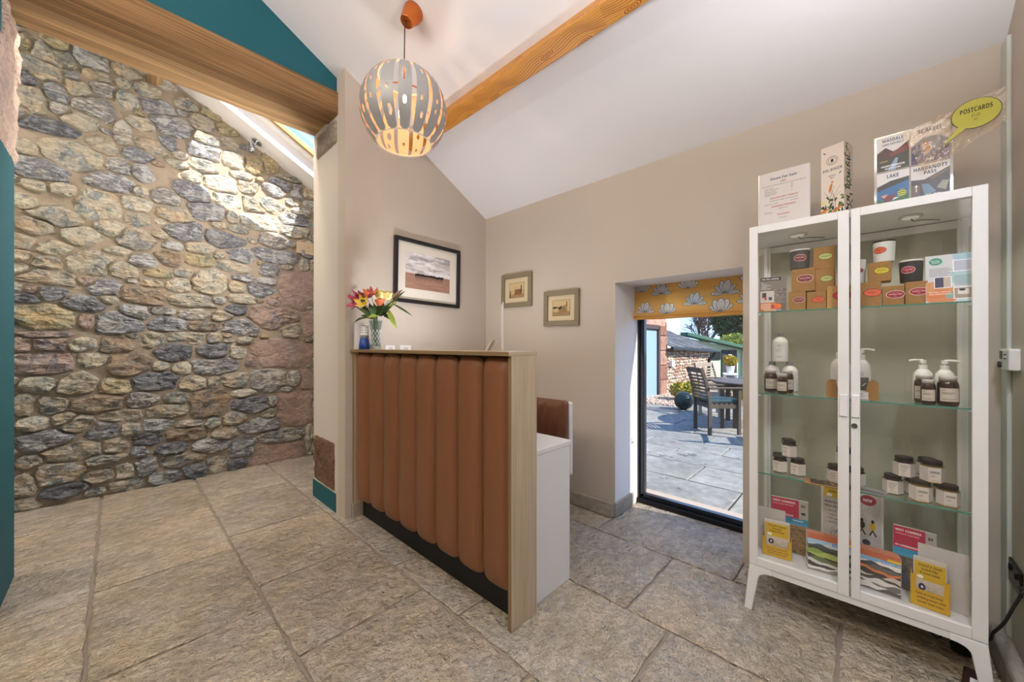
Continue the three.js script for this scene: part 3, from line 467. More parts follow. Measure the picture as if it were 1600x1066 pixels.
// ---------- pictures ----------
const framed = (name, label, w, h, fw, depth, frameMat, matMat, pw, ph, art, py = 0) => {
  const t = thing(name, label, 'picture');
  part(t, 'frame', [rbox(w, fw, depth, 0.003, 0, h / 2 - fw / 2, 0), rbox(w, fw, depth, 0.003, 0, -h / 2 + fw / 2, 0), rbox(fw, h - 2 * fw, depth, 0.003, w / 2 - fw / 2, 0, 0), rbox(fw, h - 2 * fw, depth, 0.003, -w / 2 + fw / 2, 0, 0)], frameMat);
  part(t, 'mount', box(w - 2 * fw, h - 2 * fw, 0.006, 0, 0, -depth / 2 + 0.006), matMat);
  part(t, 'print', box(pw, ph, 0.002, 0, py, -depth / 2 + 0.0095), std(0xffffff, { map: art, roughness: 0.7 }));
  return t;
};
{
  const beach = drawTex(512, 360, (x, w, h) => {
    const s = x.createLinearGradient(0, 0, 0, h); x.fillStyle = '#d9d6d6'; x.fillRect(0, 0, w, h * 0.62);
    for (let i = 0; i < 46; i++) { x.fillStyle = ['rgba(150,145,150,.55)', 'rgba(240,238,238,.7)', 'rgba(176,166,168,.6)'][i % 3]; x.beginPath(); const cx = rr(-20, w), cy = rr(5, h * 0.55); for (let k = 0; k < 5; k++) x.ellipse(cx + k * 18, cy + rr(-8, 8), rr(14, 40), rr(5, 14), 0, 0, 7); x.fill(); }
    x.fillStyle = '#a07c6a'; x.fillRect(0, h * 0.58, w, h); for (let i = 0; i < 60; i++) { x.fillStyle = ['rgba(128,88,70,.5)', 'rgba(200,170,150,.4)'][i % 2]; x.fillRect(rr(-40, w), h * 0.6 + rr(0, h * 0.4), rr(60, 200), rr(2, 5)); }
    for (let i = 0; i < 24; i++) { const cx = w * 0.22 + (i / 23) * w * 0.6, y = h * 0.6 + rr(-5, 4); x.fillStyle = '#17120f'; x.beginPath(); x.ellipse(cx, y, rr(10, 17), rr(9, 13), 0, 0, 7); x.fill(); x.fillRect(cx - 8, y, 3, 28); x.fillRect(cx + 6, y, 3, 28); x.fillStyle = 'rgba(60,40,34,.5)'; x.fillRect(cx - 4, y + 22, 5, rr(14, 40)); }
  });
  const p = framed('framed_print', 'large black framed seascape print with cattle on wet sand, on the gable wall', 0.625, 0.505, 0.028, 0.03, std(0x15161a, { roughness: 0.4 }), std(0xe4ded2, { roughness: 0.9 }), 0.425, 0.29, beach, 0.01);
  p.position.set(1.758, 1.788, ZA + 0.017); p.rotation.z = -0.018;
  const etch = (seedy, church) => drawTex(256, 220, (x, w, h) => {
    x.fillStyle = '#c9b184'; x.fillRect(0, 0, w, h); x.fillStyle = '#a2855a'; x.fillRect(0, h * 0.75, w, h * 0.25);
    x.fillStyle = church ? '#8a5a38' : '#9a7a50'; x.beginPath(); x.moveTo(w * 0.35, h * 0.8); x.lineTo(w * 0.4, h * 0.45); x.lineTo(w * 0.8, church ? h * 0.42 : h * 0.3); x.lineTo(w * 0.85, h * 0.8); x.fill();
    x.strokeStyle = '#33261a'; x.lineWidth = 2; for (let i = 0; i < 160; i++) { const a = rr(0, w), b = h * (church ? 0.5 : 0.45) + rr(0, h * 0.45); x.beginPath(); x.moveTo(a, b); x.lineTo(a + rr(-12, 12), b + rr(-8, 8)); x.stroke(); }
    x.fillStyle = '#2a2018'; if (church) { x.fillRect(w * 0.78, h * 0.2, 16, h * 0.5); x.fillRect(w * 0.06, h * 0.5, 12, h * 0.5); x.beginPath(); x.moveTo(w * 0.36, h * 0.46); x.lineTo(w * 0.42, h * 0.28); x.lineTo(w * 0.5, h * 0.46); x.stroke(); } else { for (let i = 0; i < 14; i++) { x.beginPath(); x.ellipse(rr(0, w * 0.5), h * 0.45 + rr(-10, 25), rr(8, 20), rr(6, 14), 0, 0, 7); x.fill(); } x.fillRect(w * 0.8, h * 0.12, 10, h * 0.3); }
    x.lineWidth = 8; x.strokeRect(0, 0, w, h);
  });
  const gilt = std(0x8c8068, { roughness: 0.45, metalness: 0.25 }), board = std(0xcfc0a0, { roughness: 0.9 });
  const mk = (label, a, b, c, d, art, tilt) => { const y = (a.y + c.y) / 2, z = (a.z + b.z) / 2, w = Math.abs(a.z - b.z), h = a.y - c.y, t = framed('small_etching', label, w, h, 0.038, 0.024, gilt, board, w * 0.5, h * 0.45, art, 0); t.position.set(XB - 0.013, y, z); t.rotation.set(0, -Math.PI / 2, 0); t.rotateZ(tilt); };
  mk('small gilt framed sepia etching of a church, the one nearer the corner', onX(786, 432, XB), onX(832.5, 425, XB), onX(786, 482, XB), 0, etch(1, true), -0.012);
  mk('small gilt framed sepia etching of a cottage, the one nearer the glazed door', onX(852, 457, XB), onX(906.5, 450, XB), onX(852.5, 510, XB), 0, etch(2, false), -0.012);
}
// ---------- things on the counter and on the walls ----------
{
  const cut = phys(0xe6eeee, { transmission: 1, roughness: 0.03, ior: 1.7, thickness: 0 });
  const V0 = onX(587, 547, 1.215), vz = V0.z, dep = V0.clone().sub(V(0, EYE, 0)).dot(V(SA, 0, -CA));
  const P = (px, py, off = 0) => rayAt(px, py).multiplyScalar(dep + off).add(V(0, EYE, 0));
  // crystal vase: fluted and diamond cut
  const vs = thing('flower_vase', 'tall clear cut crystal vase holding the flowers on the counter', 'vase', [1.215, CT, vz]);
  const prof = [[0.0, 0.004], [0.036, 0.0], [0.037, 0.012], [0.031, 0.05], [0.031, 0.09], [0.036, 0.14], [0.046, 0.195], [0.044, 0.197], [0.033, 0.14], [0.028, 0.09], [0.028, 0.05], [0.03, 0.025], [0, 0.02]];
  part(vs, 'body', lathe(prof, 36), cut);
  const cuts = []; for (let i = 0; i < 9; i++) for (const s of [-1, 1]) for (let j = 0; j < 3; j++) { const f = (y) => 0.032 + (y > 0.09 ? 0.004 * (y - 0.09) / 0.05 : 0), a0 = i * 0.698, y0 = 0.03 + j * 0.035, p = []; for (let k = 0; k <= 3; k++) { const a = a0 + s * k / 3 * 0.349, y = y0 + k / 3 * 0.035; p.push([f(y) * Math.cos(a), y, f(y) * Math.sin(a)]); } cuts.push(tube(p, 0.0016, 4, 4)); }
  part(vs, 'cut_pattern', cuts, phys(0xf0f4f4, { transmission: 0.2, roughness: 0.1, ior: 1.5, thickness: 0 }));
  const green = std(0x3d5a22, { roughness: 0.6 }), dark = std(0x26401c, { roughness: 0.6 }), lime = std(0x93a83a, { roughness: 0.55 }), brownBud = std(0x6a4a34, { roughness: 0.6 });
  for (const m of [green, dark, lime]) m.side = THREE.DoubleSide;
  const dbl = (c, o = {}) => { const m = std(c, { roughness: 0.6, ...o }); m.side = THREE.DoubleSide; return m; };
  const foot = () => [1.215 + rr(-0.012, 0.012), CT + 0.03, vz + rr(-0.012, 0.012)], rim = () => [1.215 + rr(-0.022, 0.022), CT + 0.19, vz + rr(-0.022, 0.022)];
  const stem = (g, head) => part(g, 'stem', tube([foot(), rim(), head.clone().lerp(V(1.215, CT + 0.25, vz), 0.35).toArray(), head.toArray()], 0.0022, 20, 6), green);
  function blade(a, b, w, mat, sag = 0.02, up = V(0.4, 0.5, 0.3)) { // leaf or petal from a to b
    const dir = b.clone().sub(a), L = dir.length(), side = new THREE.Vector3().crossVectors(dir, up).normalize(), nor = new THREE.Vector3().crossVectors(side, dir).normalize(), P2 = [], idx = [], N = 10, K = 4;
    for (let i = 0; i <= N; i++) { const t = i / N, hw = w * Math.pow(Math.sin(Math.PI * Math.min(0.97, 0.06 + t * 0.94)), 0.8) / 2; for (let k = 0; k <= K; k++) { const s = k / K * 2 - 1, p = a.clone().addScaledVector(dir, t).addScaledVector(side, s * hw).addScaledVector(nor, sag * Math.sin(Math.PI * t) + 0.25 * hw * s * s); P2.push(p.x, p.y, p.z); if (i < N && k < K) { const q = i * (K + 1) + k; idx.push(q, q + 1, q + K + 1, q + 1, q + K + 2, q + K + 1); } } }
    const g = new THREE.BufferGeometry(); g.setAttribute('position', new THREE.BufferAttribute(new Float32Array(P2), 3)); g.setIndex(idx); g.computeVertexNormals(); return g;
  }
  function lily(label, head, face, size, col, throat) {
    const g = thing('lily', label, 'flower'); stem(g, head);
    const ax = face.clone().normalize(), u = new THREE.Vector3().crossVectors(ax, V(0.3, 1, 0.2)).normalize(), v = new THREE.Vector3().crossVectors(ax, u), pm = dbl(col), tm = dbl(throat);
    for (let i = 0; i < 6; i++) { const th = i * 1.047 + 0.2, rad = u.clone().multiplyScalar(Math.cos(th)).addScaledVector(v, Math.sin(th)); part(g, 'petal', blade(head, head.clone().addScaledVector(ax, size * 0.55).addScaledVector(rad, size * 0.8), size * (i % 2 ? 0.4 : 0.5), null, -size * 0.16, ax), i % 3 === 2 ? tm : pm); }
    part(g, 'stamen', [0, 1, 2, 3].map((i) => { const th = i * 1.57; return tube([head.toArray(), head.clone().addScaledVector(ax, size * 0.5).addScaledVector(u, size * 0.12 * Math.cos(th)).addScaledVector(v, size * 0.12 * Math.sin(th)).toArray()].concat([]), 0.0009, 4, 4); }), brownBud);
    return g;
  }
  function rose(label, head, size, col, col2) {
    const g = thing('rose', label, 'flower'); stem(g, head);
    const A = dbl(col), B = dbl(col2);
    for (let r = 0; r < 3; r++) for (let i = 0; i < 4 + r; i++) {
      const P2 = [], idx = [], R0 = size * (0.16 + 0.15 * r), span = 2.2 - 0.35 * r, a0 = i * 6.283 / (4 + r) + r;
      for (let j = 0; j <= 5; j++) for (let k = 0; k <= 6; k++) { const t = j / 5, a = a0 + (k / 6 - 0.5) * span, rad = R0 * (0.45 + 0.75 * Math.sqrt(t)) + (r + 1) * size * 0.03 * t ** 4, y = size * (0.98 - 0.13 * r) * t * (1 - 0.12 * Math.abs(k / 6 - 0.5)); P2.push(head.x + rad * Math.cos(a), head.y - size * 0.45 + y, head.z + rad * Math.sin(a)); if (j < 5 && k < 6) { const q = j * 7 + k; idx.push(q, q + 7, q + 1, q + 1, q + 7, q + 8); } }
      const q = new THREE.BufferGeometry(); q.setAttribute('position', new THREE.BufferAttribute(new Float32Array(P2), 3)); q.setIndex(idx); q.computeVertexNormals(); part(g, 'petal', q, r === 1 ? B : A);
    }
    part(g, 'sepal', [0, 1, 2, 3, 4].map((i) => blade(head.clone().add(V(0, -size * 0.47, 0)), head.clone().add(V(size * 0.4 * Math.cos(i * 1.257), -size * 0.1, size * 0.4 * Math.sin(i * 1.257))), size * 0.2, green, -0.003)), green);
    return g;
  }
  const leaf = (g, a, b, w, m, sag) => part(g, 'leaf', blade(a, b, w, m, sag, V(-SA, 0.35, CA)), m);
  const toCam = V(-SA, 0, CA), L = V(-CA, 0, -SA);
  let g = lily('pink lily with swept-back petals, reaching out furthest left in the vase', P(559, 471, -0.02), L.clone().multiplyScalar(1.1).add(V(0, 0.25, 0)), 0.088, 0xb8405c, 0xc8546a);
  leaf(g, P(572, 497), P(553, 505, -0.03), 0.016, dark); leaf(g, P(575, 494), P(552, 476), 0.008, dark);
  g = lily('deep pink lily opening upwards, left of the orange blooms', P(559, 468, 0.03), V(0, 1, 0).addScaledVector(L, 0.2), 0.072, 0xb03a56, 0xa83252);
  leaf(g, P(578, 495, -0.05), P(563, 481, -0.07), 0.026, green);
  g = lily('dark crimson lily at the top of the bouquet', P(573, 466, 0.01), V(0, 1, 0).addScaledVector(toCam, 0.5), 0.085, 0x8f3040, 0xb2563e);
  leaf(g, P(580, 492, 0.05), P(566, 478, 0.07), 0.03, dark); leaf(g, P(585, 490, -0.02), P(577, 474, -0.03), 0.03, dark);
  g = lily('yellow lily with a dark green throat, low at the left', P(567, 474, -0.05), toCam.clone().add(V(0, 0.5, 0)), 0.066, 0xecca50, 0xe2bf48);
  part(g, 'bud', new THREE.SphereGeometry(0.011, 16, 10).scale(1.5, 0.8, 1).translate(...P(567, 470, -0.075).toArray()), dark);
  g = lily('orange bloom with a pink edge, topmost in the vase', P(580, 461, -0.02), V(0, 1, 0).addScaledVector(toCam, 0.7), 0.07, 0xd8743a, 0xb8505a);
  leaf(g, P(588, 496, 0.02), P(583, 478, 0.03), 0.03, green);
  g = rose('yellow rose facing the picture, first of the pair', P(593.5, 461, 0), 0.064, 0xfdea90, 0xf8e070); leaf(g, P(590, 490, -0.03), P(601, 475, -0.05), 0.028, dark);
  g = rose('yellow rose nearer the black frame, second of the pair', P(606, 462.5, 0.01), 0.064, 0xfdec98, 0xf4da68); leaf(g, P(592, 488, 0.03), P(608, 478, 0.04), 0.03, dark);
  g = rose('salmon orange rose low in the middle of the bouquet', P(593.5, 472.5, -0.06), 0.055, 0xe07a4a, 0xe8966a); leaf(g, P(590, 494, -0.06), P(574, 497, -0.09), 0.024, lime, 0.012);
  g = thing('lily_bud', 'closed brown lily bud with green leaves, leaning across the picture frame', 'flower'); stem(g, P(613, 466));
  part(g, 'bud', blade(P(613, 466), P(629.5, 452.5, 0.01), 0.022, dbl(0x6b4a30), 0.006), dbl(0x6b4a30)); part(g, 'bud', blade(P(612, 466, 0.01), P(629, 452.8, 0.01), 0.02, brownBud, -0.006, V(0, 0.2, 1)), dbl(0x7a5638));
  part(g, 'bud', blade(P(608, 474, -0.02), P(612.5, 463, -0.03), 0.016, dbl(0xc8784e), 0.005), dbl(0xc8784e));
  leaf(g, P(612, 474, -0.02), P(633.5, 454.5, -0.02), 0.018, green, 0.006); leaf(g, P(614, 475, -0.03), P(644, 493.5, -0.05), 0.015, green, 0.012);
  leaf(g, P(606, 484, -0.05), P(620, 513, -0.08), 0.034, lime, 0.02); leaf(g, P(602, 488, -0.02), P(614, 470, -0.03), 0.02, green); leaf(g, P(600, 492), P(611, 500, -0.04), 0.026, dark); leaf(g, P(604, 486, -0.03), P(622, 470, -0.02), 0.02, lime, 0.008);
  for (const [x0, y0, x1, y1, w, m] of [[585, 496, 570, 486, 0.03, dark], [586, 494, 579, 480, 0.03, green], [588, 494, 590, 478, 0.034, dark], [592, 494, 600, 482, 0.034, green], [594, 494, 607, 486, 0.03, dark], [584, 498, 564, 493, 0.026, green], [590, 490, 584, 474, 0.03, dark], [596, 490, 612, 480, 0.026, dark]]) leaf(g, P(x0, y0, -0.04), P(x1, y1, -0.05 + rr(-0.03, 0.03)), w, m, 0.008);
  // notebook, wipes tub
  const n = thing('spiral_notebook', 'white spiral bound notebook standing at the wall end of the counter', 'notebook', [onZ(553, 547, -2.555).x, CT, -2.555], -0.45);
  part(n, 'pages', rbox(0.062, 0.19, 0.012, 0.002, 0.03, 0.095, 0), std(0xd9d8da, { roughness: 0.8 })); part(n, 'spiral', Array.from({ length: 22 }, (_, i) => new THREE.TorusGeometry(0.007, 0.0012, 6, 12).rotateX(Math.PI / 2).translate(0, 0.008 + i * 0.0083, 0)), M.blackMetal);
  const w0 = onZ(569.5, 547, -2.5), tub = thing('wipes_tub', 'blue tub with a white printed band, beside the crystal vase', 'tub', [w0.x, CT, w0.z], -0.45);
  part(tub, 'body', lathe([[0, 0], [0.036, 0], [0.035, 0.03], [0.027, 0.08], [0, 0.08]], 28), std(0x123c8c, { roughness: 0.35 }));
  part(tub, 'shoulder', lathe([[0.0275, 0.078], [0.0275, 0.096], [0, 0.097]], 28), std(0x6d7072, { roughness: 0.5 }));
  part(tub, 'label', lathe([[0.0275, 0.096], [0.0275, 0.162], [0, 0.163]], 28), std(0xffffff, { roughness: 0.6, map: drawTex(512, 128, (x, w, h) => { x.fillStyle = '#e4e0de'; x.fillRect(0, 0, w, h); x.fillStyle = '#1b2350'; x.fillRect(0, 0, w, 16); x.fillRect(0, 34, w, 34); x.fillStyle = '#e8e8ee'; x.font = 'bold 17px sans-serif'; for (let i = 0; i < 4; i++) { x.fillText('Information', i * 128 + 8, 50); x.fillText('& Safety', i * 128 + 8, 66); } x.fillStyle = '#444'; for (let i = 0; i < 12; i++) x.fillRect((i % 4) * 128 + 10, 78 + Math.floor(i / 4) * 14, 90, 3); }) }));
  // acrylic sign stand, cards
  const s0 = onX(785, 546, 1.21), sg = thing('sign_holder', 'clear upright notice holder seen edge on, near the end of the counter', 'sign', [s0.x, CT, s0.z], 0);
  sg.rotation.y = Math.atan2(-s0.z, s0.x) + 0.05;
  part(sg, 'notice', rbox(0.15, 0.212, 0.003, 0.001, 0.02, 0.113, 0), std(0xe6eaee, { roughness: 0.5 })); part(sg, 'foot', rbox(0.15, 0.004, 0.075, 0.0015, 0.02, 0.002, 0.036), phys(0xffffff, { transmission: 0.7, roughness: 0.08, thickness: 0 }));
  part(sg, 'sleeve', rbox(0.156, 0.22, 0.002, 0.0008, 0.02, 0.112, 0.0035), M.glass);
  const c0 = onX(769, 547, 1.235), cd = thing('card_holder', 'small holder of upright leaflets leaning back beside the notice', 'card holder', [c0.x, CT, c0.z], -0.72);
  part(cd, 'tray', rbox(0.08, 0.02, 0.05, 0.003, 0, 0.01, 0), M.glass);
  for (let i = 0; i < 3; i++) part(cd, 'leaflet', rbox(0.002, 0.055, 0.075, 0.0008).rotateZ(-0.5).translate(-0.018 + i * 0.014, 0.027, 0), std([0xe9e4dc, 0x5b4636, 0xefeae2][i], { roughness: 0.7 }));
  // sockets
  const sock = (label, a, b, kind) => { const x0 = onZ(a, 545, ZA).x, x1 = onZ(b, 545, ZA).x, t = thing(kind, label, kind === 'light_switch' ? 'switch' : 'socket', [(x0 + x1) / 2, 1.165, ZA]); part(t, 'plate', rbox(x1 - x0, 0.086, 0.009, 0.003, 0, 0, 0.0045), std(0xeceae6, { roughness: 0.35 })); part(t, kind === 'light_switch' ? 'rocker' : 'inset', rbox((x1 - x0) * 0.35, 0.04, 0.004, 0.0015, 0.004, 0.006, 0.0105), std(0xc9c7c4, { roughness: 0.4 })); };
  sock('white square switch plate low on the gable wall beside the vase', 601, 616.5, 'light_switch'); sock('white wide socket plate right of the switch, above the counter', 624, 641.5, 'wall_socket');
}
{ // front wall: thermostat, black socket, flex
  const a = onZ(1581, 545, ZC), t = thing('thermostat', 'white wall thermostat with a small dark display and a knob', 'thermostat', [a.x - 0.06, (onZ(1581, 545, ZC).y + onZ(1581, 578, ZC).y) / 2, ZC]);
  part(t, 'case', rbox(0.125, 0.078, 0.028, 0.005, 0, 0, -0.014), M.white); part(t, 'display', rbox(0.03, 0.03, 0.003, 0.001, 0.04, 0.016, -0.0285), std(0x34383a, { roughness: 0.3 })); part(t, 'knob', cyl(0.011, 0.012, 0.008, 0, 0, 0).rotateX(Math.PI / 2).translate(0.042, -0.02, -0.031), std(0x3a3c3e)); part(t, 'vent_slots', [0, 1].map((i) => box(0.03, 0.003, 0.002, -0.015, 0.018 - i * 0.015, -0.0285)), M.black);
  const b = onZ(1581, 888, ZC), s = thing('wall_socket', 'dark bronze socket plate low on the front wall with a black flex below', 'socket', [b.x - 0.075, b.y, ZC]);
  part(s, 'plate', rbox(0.15, 0.088, 0.009, 0.004, 0, 0, -0.0045), std(0x2b1a16, { roughness: 0.35, metalness: 0.5 })); part(s, 'switches', [-1, 1].map((k) => rbox(0.014, 0.022, 0.006, 0.002, k * 0.04, 0.016, -0.011)), M.black);
  const q = (px, py, z) => onZ(px, py, z).toArray();
  solo('power_flex', 'black power flex from the low socket, trailing down behind the white cabinet', 'cable', tube([[b.x - 0.12, b.y - 0.02, ZC - 0.006], q(1598, 926, ZC - 0.05), q(1583, 950, ZC - 0.06), q(1570, 972, ZC - 0.07), q(1553, 988, ZC - 0.075), q(1538, 1001, ZC - 0.08), [2.30, 0.06, 0.22], [2.33, 0.02, 0.1]], 0.0045, 60, 8), M.black);
  const d = onX(1505, 1022, 2.3); solo('power_adaptor', 'black plug-in power adaptor on its lead under the cabinet, right side', 'adaptor', [rbox(0.045, 0.05, 0.07, 0.008, 0, 0.026, 0), tube([[0, 0.045, -0.02], [-0.02, 0.07, -0.05], [-0.01, 0.03, -0.07], [0.02, 0.1, -0.16], [0.04, 0.16, -0.25], [0.05, 0.17, -0.32]], 0.003, 40, 6), tube([[0, 0.04, 0.02], [-0.03, 0.055, 0.0], [-0.02, 0.06, -0.04], [0.02, 0.05, -0.03], [0, 0.04, 0.01]], 0.003, 30, 6)], M.black, [d.x - 0.02, 0.0, d.z]);
  const e = onY(1572, 1075, 0.06); const bx = thing('extension_block', 'dark brown extension block with a white insert at the foot of the front wall', 'extension lead', [e.x, 0, ZC - 0.12], -0.15); part(bx, 'case', rbox(0.22, 0.055, 0.065, 0.008, -0.06, 0.028, 0), std(0x3a2620, { roughness: 0.3 })); part(bx, 'insert', rbox(0.04, 0.006, 0.03, 0.002, -0.04, 0.057, 0), M.white);
}
{ // fittings on the stone wall
  const a = onZ(475, 389, ZS), pl = thing('wooden_plaque', 'small pale oak board fixed to the stone wall by the pier', 'plaque', [a.x, a.y, ZS + 0.03]); part(pl, 'board', muv(rbox(0.165, 0.125, 0.022, 0.003), 'x'), M.oak); part(pl, 'cord_hole', rbox(0.018, 0.008, 0.003, 0.001, 0.03, 0.01, 0.012), M.oakEdge);
  const b = onZ(490.5, 354, ZS); solo('blue_disc', 'small light blue round tag on the stone wall by the pier edge', 'tag', new THREE.CylinderGeometry(0.028, 0.028, 0.006, 24).rotateX(Math.PI / 2), std(0x5db4d6, { roughness: 0.4 }), [b.x, b.y, ZS + 0.045]);
  const chrome = std(0xc8ccd0, { roughness: 0.18, metalness: 1 });
  const spot = (label, x, z, aim) => {
    const y = roofY(x), t = thing('spotlight', label, 'light', [x, y, z]); t.rotation.z = -Math.atan(0.55);
    part(t, 'base', cyl(0.042, 0.045, 0.016, 0, -0.008, 0), chrome); part(t, 'arm', cyl(0.008, 0.008, 0.05, 0, -0.035, 0), chrome);
    const hd = part(t, 'head', lathe([[0.014, 0.03], [0.021, 0.02], [0.024, -0.03], [0.03, -0.05], [0.027, -0.05], [0.02, -0.03], [0, -0.028]], 28), chrome); hd.position.set(-0.02, -0.075, 0); hd.rotation.z = Math.atan(0.55) + 0.15;
    return t;
  };
  const p = onZ(406, 222, ZS + 0.17); spot('chrome ceiling spotlight at the top of the stone wall beside the roof window', p.x - 0.01, ZS + 0.13);
}
// ---------- glass display cabinet ----------
const S1 = 1.36, S2 = 0.987, S3 = 0.624, S0 = 0.237, CX0 = 2.005, CX1 = 2.375, CZ0 = -0.394, CZ1 = 0.2955, CTOP = 1.75;
{
  const c = thing('display_cabinet', 'tall white metal display cabinet with two glazed doors and splayed legs', 'cabinet'), W = M.whiteMetal, zc = (CZ0 + CZ1) / 2, wz = CZ1 - CZ0, xb = CX0 + 0.02;
  part(c, 'top_panel', rbox(CX1 - xb, 0.03, wz, 0.003, (xb + CX1) / 2, CTOP - 0.016, zc), W);
  part(c, 'bottom_panel', rbox(CX1 - xb, 0.032, wz, 0.003, (xb + CX1) / 2, 0.219, zc), W);
  for (const z of [CZ0 + 0.014, CZ1 - 0.014]) for (const x of [xb + 0.014, CX1 - 0.014]) part(c, 'corner_post', [rbox(0.028, 1.49, 0.028, 0.002, x, 0.98, z), rbox(0.012, 1.47, 0.008, 0.001, x + (x < 2.2 ? 0.02 : -0.02), 0.98, z)], W);
  for (const z of [CZ0 + 0.012, CZ1 - 0.012]) part(c, 'side_glass', box(CX1 - xb - 0.05, 1.48, 0.004, (xb + CX1) / 2, 0.98, z), M.paleGlass);
  part(c, 'back_glass', box(0.004, 1.48, wz - 0.05, CX1 - 0.008, 0.98, zc), M.paleGlass);
  part(c, 'back_rail', [rbox(0.02, 0.03, wz - 0.05, 0.002, CX1 - 0.012, 1.70, zc), rbox(0.02, 0.03, wz - 0.05, 0.002, CX1 - 0.012, 0.25, zc)], W);
  const edge = std(0x3f8f7c, { roughness: 0.15 });
  for (const y of [S1, S2, S3]) { const s = part(c, 'shelf', box(0.325, 0.005, wz - 0.03, 2.195, y - 0.0028, zc), M.paleGlass); part(s, 'shelf_edge', box(0.0025, 0.005, wz - 0.03, 2.0315, y - 0.0028, zc), edge); part(s, 'shelf_clip', [CZ0 + 0.03, CZ1 - 0.03].map((z) => rbox(0.012, 0.01, 0.012, 0.002, 2.06, y - 0.011, z)), M.whiteMetal); }
  const door = (z0, z1, gz0, gz1, hz) => {
    const d = part(c, 'door', [rbox(0.018, 1.545, gz0 - z0, 0.002, CX0 + 0.009, 0.975, (z0 + gz0) / 2), rbox(0.018, 1.545, z1 - gz1, 0.002, CX0 + 0.009, 0.975, (z1 + gz1) / 2), rbox(0.018, 0.033, gz1 - gz0, 0.002, CX0 + 0.009, 1.731, (gz0 + gz1) / 2), rbox(0.018, 0.037, gz1 - gz0, 0.002, CX0 + 0.009, 0.2215, (gz0 + gz1) / 2)], W);
    part(d, 'door_glass', box(0.004, 1.482, gz1 - gz0 + 0.008, CX0 + 0.011, 0.979, (gz0 + gz1) / 2), M.glass);
    part(d, 'handle', rbox(0.006, 0.088, 0.024, 0.002, CX0 - 0.003, 0.965, hz), std(0xf0eeee, { roughness: 0.3 }));
    return d;
  };
  door(CZ0, -0.0515, -0.361, -0.086, -0.0685);
  const rd = door(-0.0465, CZ1, -0.019, 0.2605, -0.0325);
  part(rd, 'lock', cyl(0.009, 0.0095, 0.006).rotateZ(Math.PI / 2).translate(CX0 - 0.002, 0.888, -0.036), std(0x8a8c90, { roughness: 0.25, metalness: 1 }));
  for (const x of [CX0 + 0.014, CX1 - 0.012]) part(c, 'base_rim', rbox(0.02, 0.026, wz - 0.06, 0.002, x, 0.188, zc), W);
  for (const sz of [-1, 1]) for (const sx of [-1, 1]) {            // splayed legs with a curved knee
    const s = new THREE.Shape(); s.moveTo(0, 0.2); s.lineTo(0.085, 0.2); s.lineTo(0.085, 0.176); s.quadraticCurveTo(0.043, 0.176, 0.036, 0.15); s.lineTo(0.012, 0.0); s.lineTo(-0.016, 0.0); s.lineTo(0, 0.2);
    const g = extr(s, 0.028, 0.002, 1); g.rotateY(Math.PI / 2); if (sz < 0) g.scale(1, 1, -1); else g.scale(1, 1, 1);
    const p = g.attributes.position, x0 = sx < 0 ? CX0 + 0.001 : CX1 - 0.03, zz = sz < 0 ? CZ0 : CZ1;
    for (let i = 0; i < p.count; i++) { const y = p.getY(i); p.setXYZ(i, p.getX(i) + x0 + sx * 0.02 * (1 - y / 0.2), y, zz + p.getZ(i)); }
    if (sz < 0) { const idx = []; for (let i = 0; i < p.count; i += 3) idx.push(i, i + 2, i + 1); g.setIndex(idx); }
    const q = g.index ? g.toNonIndexed() : g; q.computeVertexNormals(); part(c, 'leg', q, W);
  }
  for (const [z, b] of [[-0.235, 1], [0.125, 0]]) {
    const l = part(c, 'puck_light', [new THREE.TorusGeometry(0.032, 0.004, 8, 32).rotateX(Math.PI / 2).translate(2.17, CTOP - 0.034, z), cyl(0.03, 0.03, 0.006, 2.17, CTOP - 0.034, z)], std(0xd8d8d8, { roughness: 0.3, metalness: 0.4 }));
    part(l, 'lens', cyl(0.024, 0.024, 0.003, 2.17, CTOP - 0.038, z), std(0xffffff, { emissive: 0xfff6ea, emissiveIntensity: 0.12 })); const sp = new THREE.SpotLight(0xfff6ec, 0.32, 0, 1.25, 0.6); sp.position.set(2.17, CTOP - 0.042, z); sp.target.position.set(2.17, 0, z); sp.castShadow = true; c.add(sp, sp.target);
    part(l, 'lead', tube([[2.17, CTOP - 0.036, z], [2.2, CTOP - 0.045, z + 0.01], [2.25, CTOP - 0.034, z + 0.03], [2.3, CTOP - 0.034, z + 0.09]], 0.0015, 20, 6), M.black);
  }
}
// things are built facing +z and turned to face the room
const TURN = -Math.PI / 2;
const zAt = (px, X) => onX(px, 540, X).z, yAt = (px, py, X) => onX(px, py, X).y;
const flat = (w, h, map, z, x = 0, y = 0) => { const g = new THREE.PlaneGeometry(w, h).translate(x, y, z); return g; };
function oval(w, h, r = 0) { const g = new THREE.RingGeometry(0.0001, 1, 40, 5).scale(w / 2, h / 2, 1); if (r) { const p = g.attributes.position; for (let i = 0; i < p.count; i++) { const a = p.getX(i) / r; p.setXYZ(i, r * Math.sin(a), p.getY(i), r * Math.cos(a)); } g.computeVertexNormals(); } return g; }
const print = (map, o = {}) => std(0xffffff, { map, roughness: 0.6, ...o });
const ovalTex = (bg, rim, fg, l1, l2, l3) => print(drawTex(256, 160, (x, w, h) => { x.fillStyle = rim; x.fillRect(0, 0, w, h); x.beginPath(); x.ellipse(w / 2, h / 2, w / 2 - 9, h / 2 - 9, 0, 0, 7); x.fillStyle = bg; x.fill(); x.fillStyle = fg; x.textAlign = 'center'; x.font = '15px sans-serif'; x.fillText(l1, w / 2, 42); x.font = 'bold 28px sans-serif'; x.fillText(l2, w / 2, 86); x.font = '15px sans-serif'; x.fillText('FELL', w / 2, 108); x.fillText(l3, w / 2, 134); }));
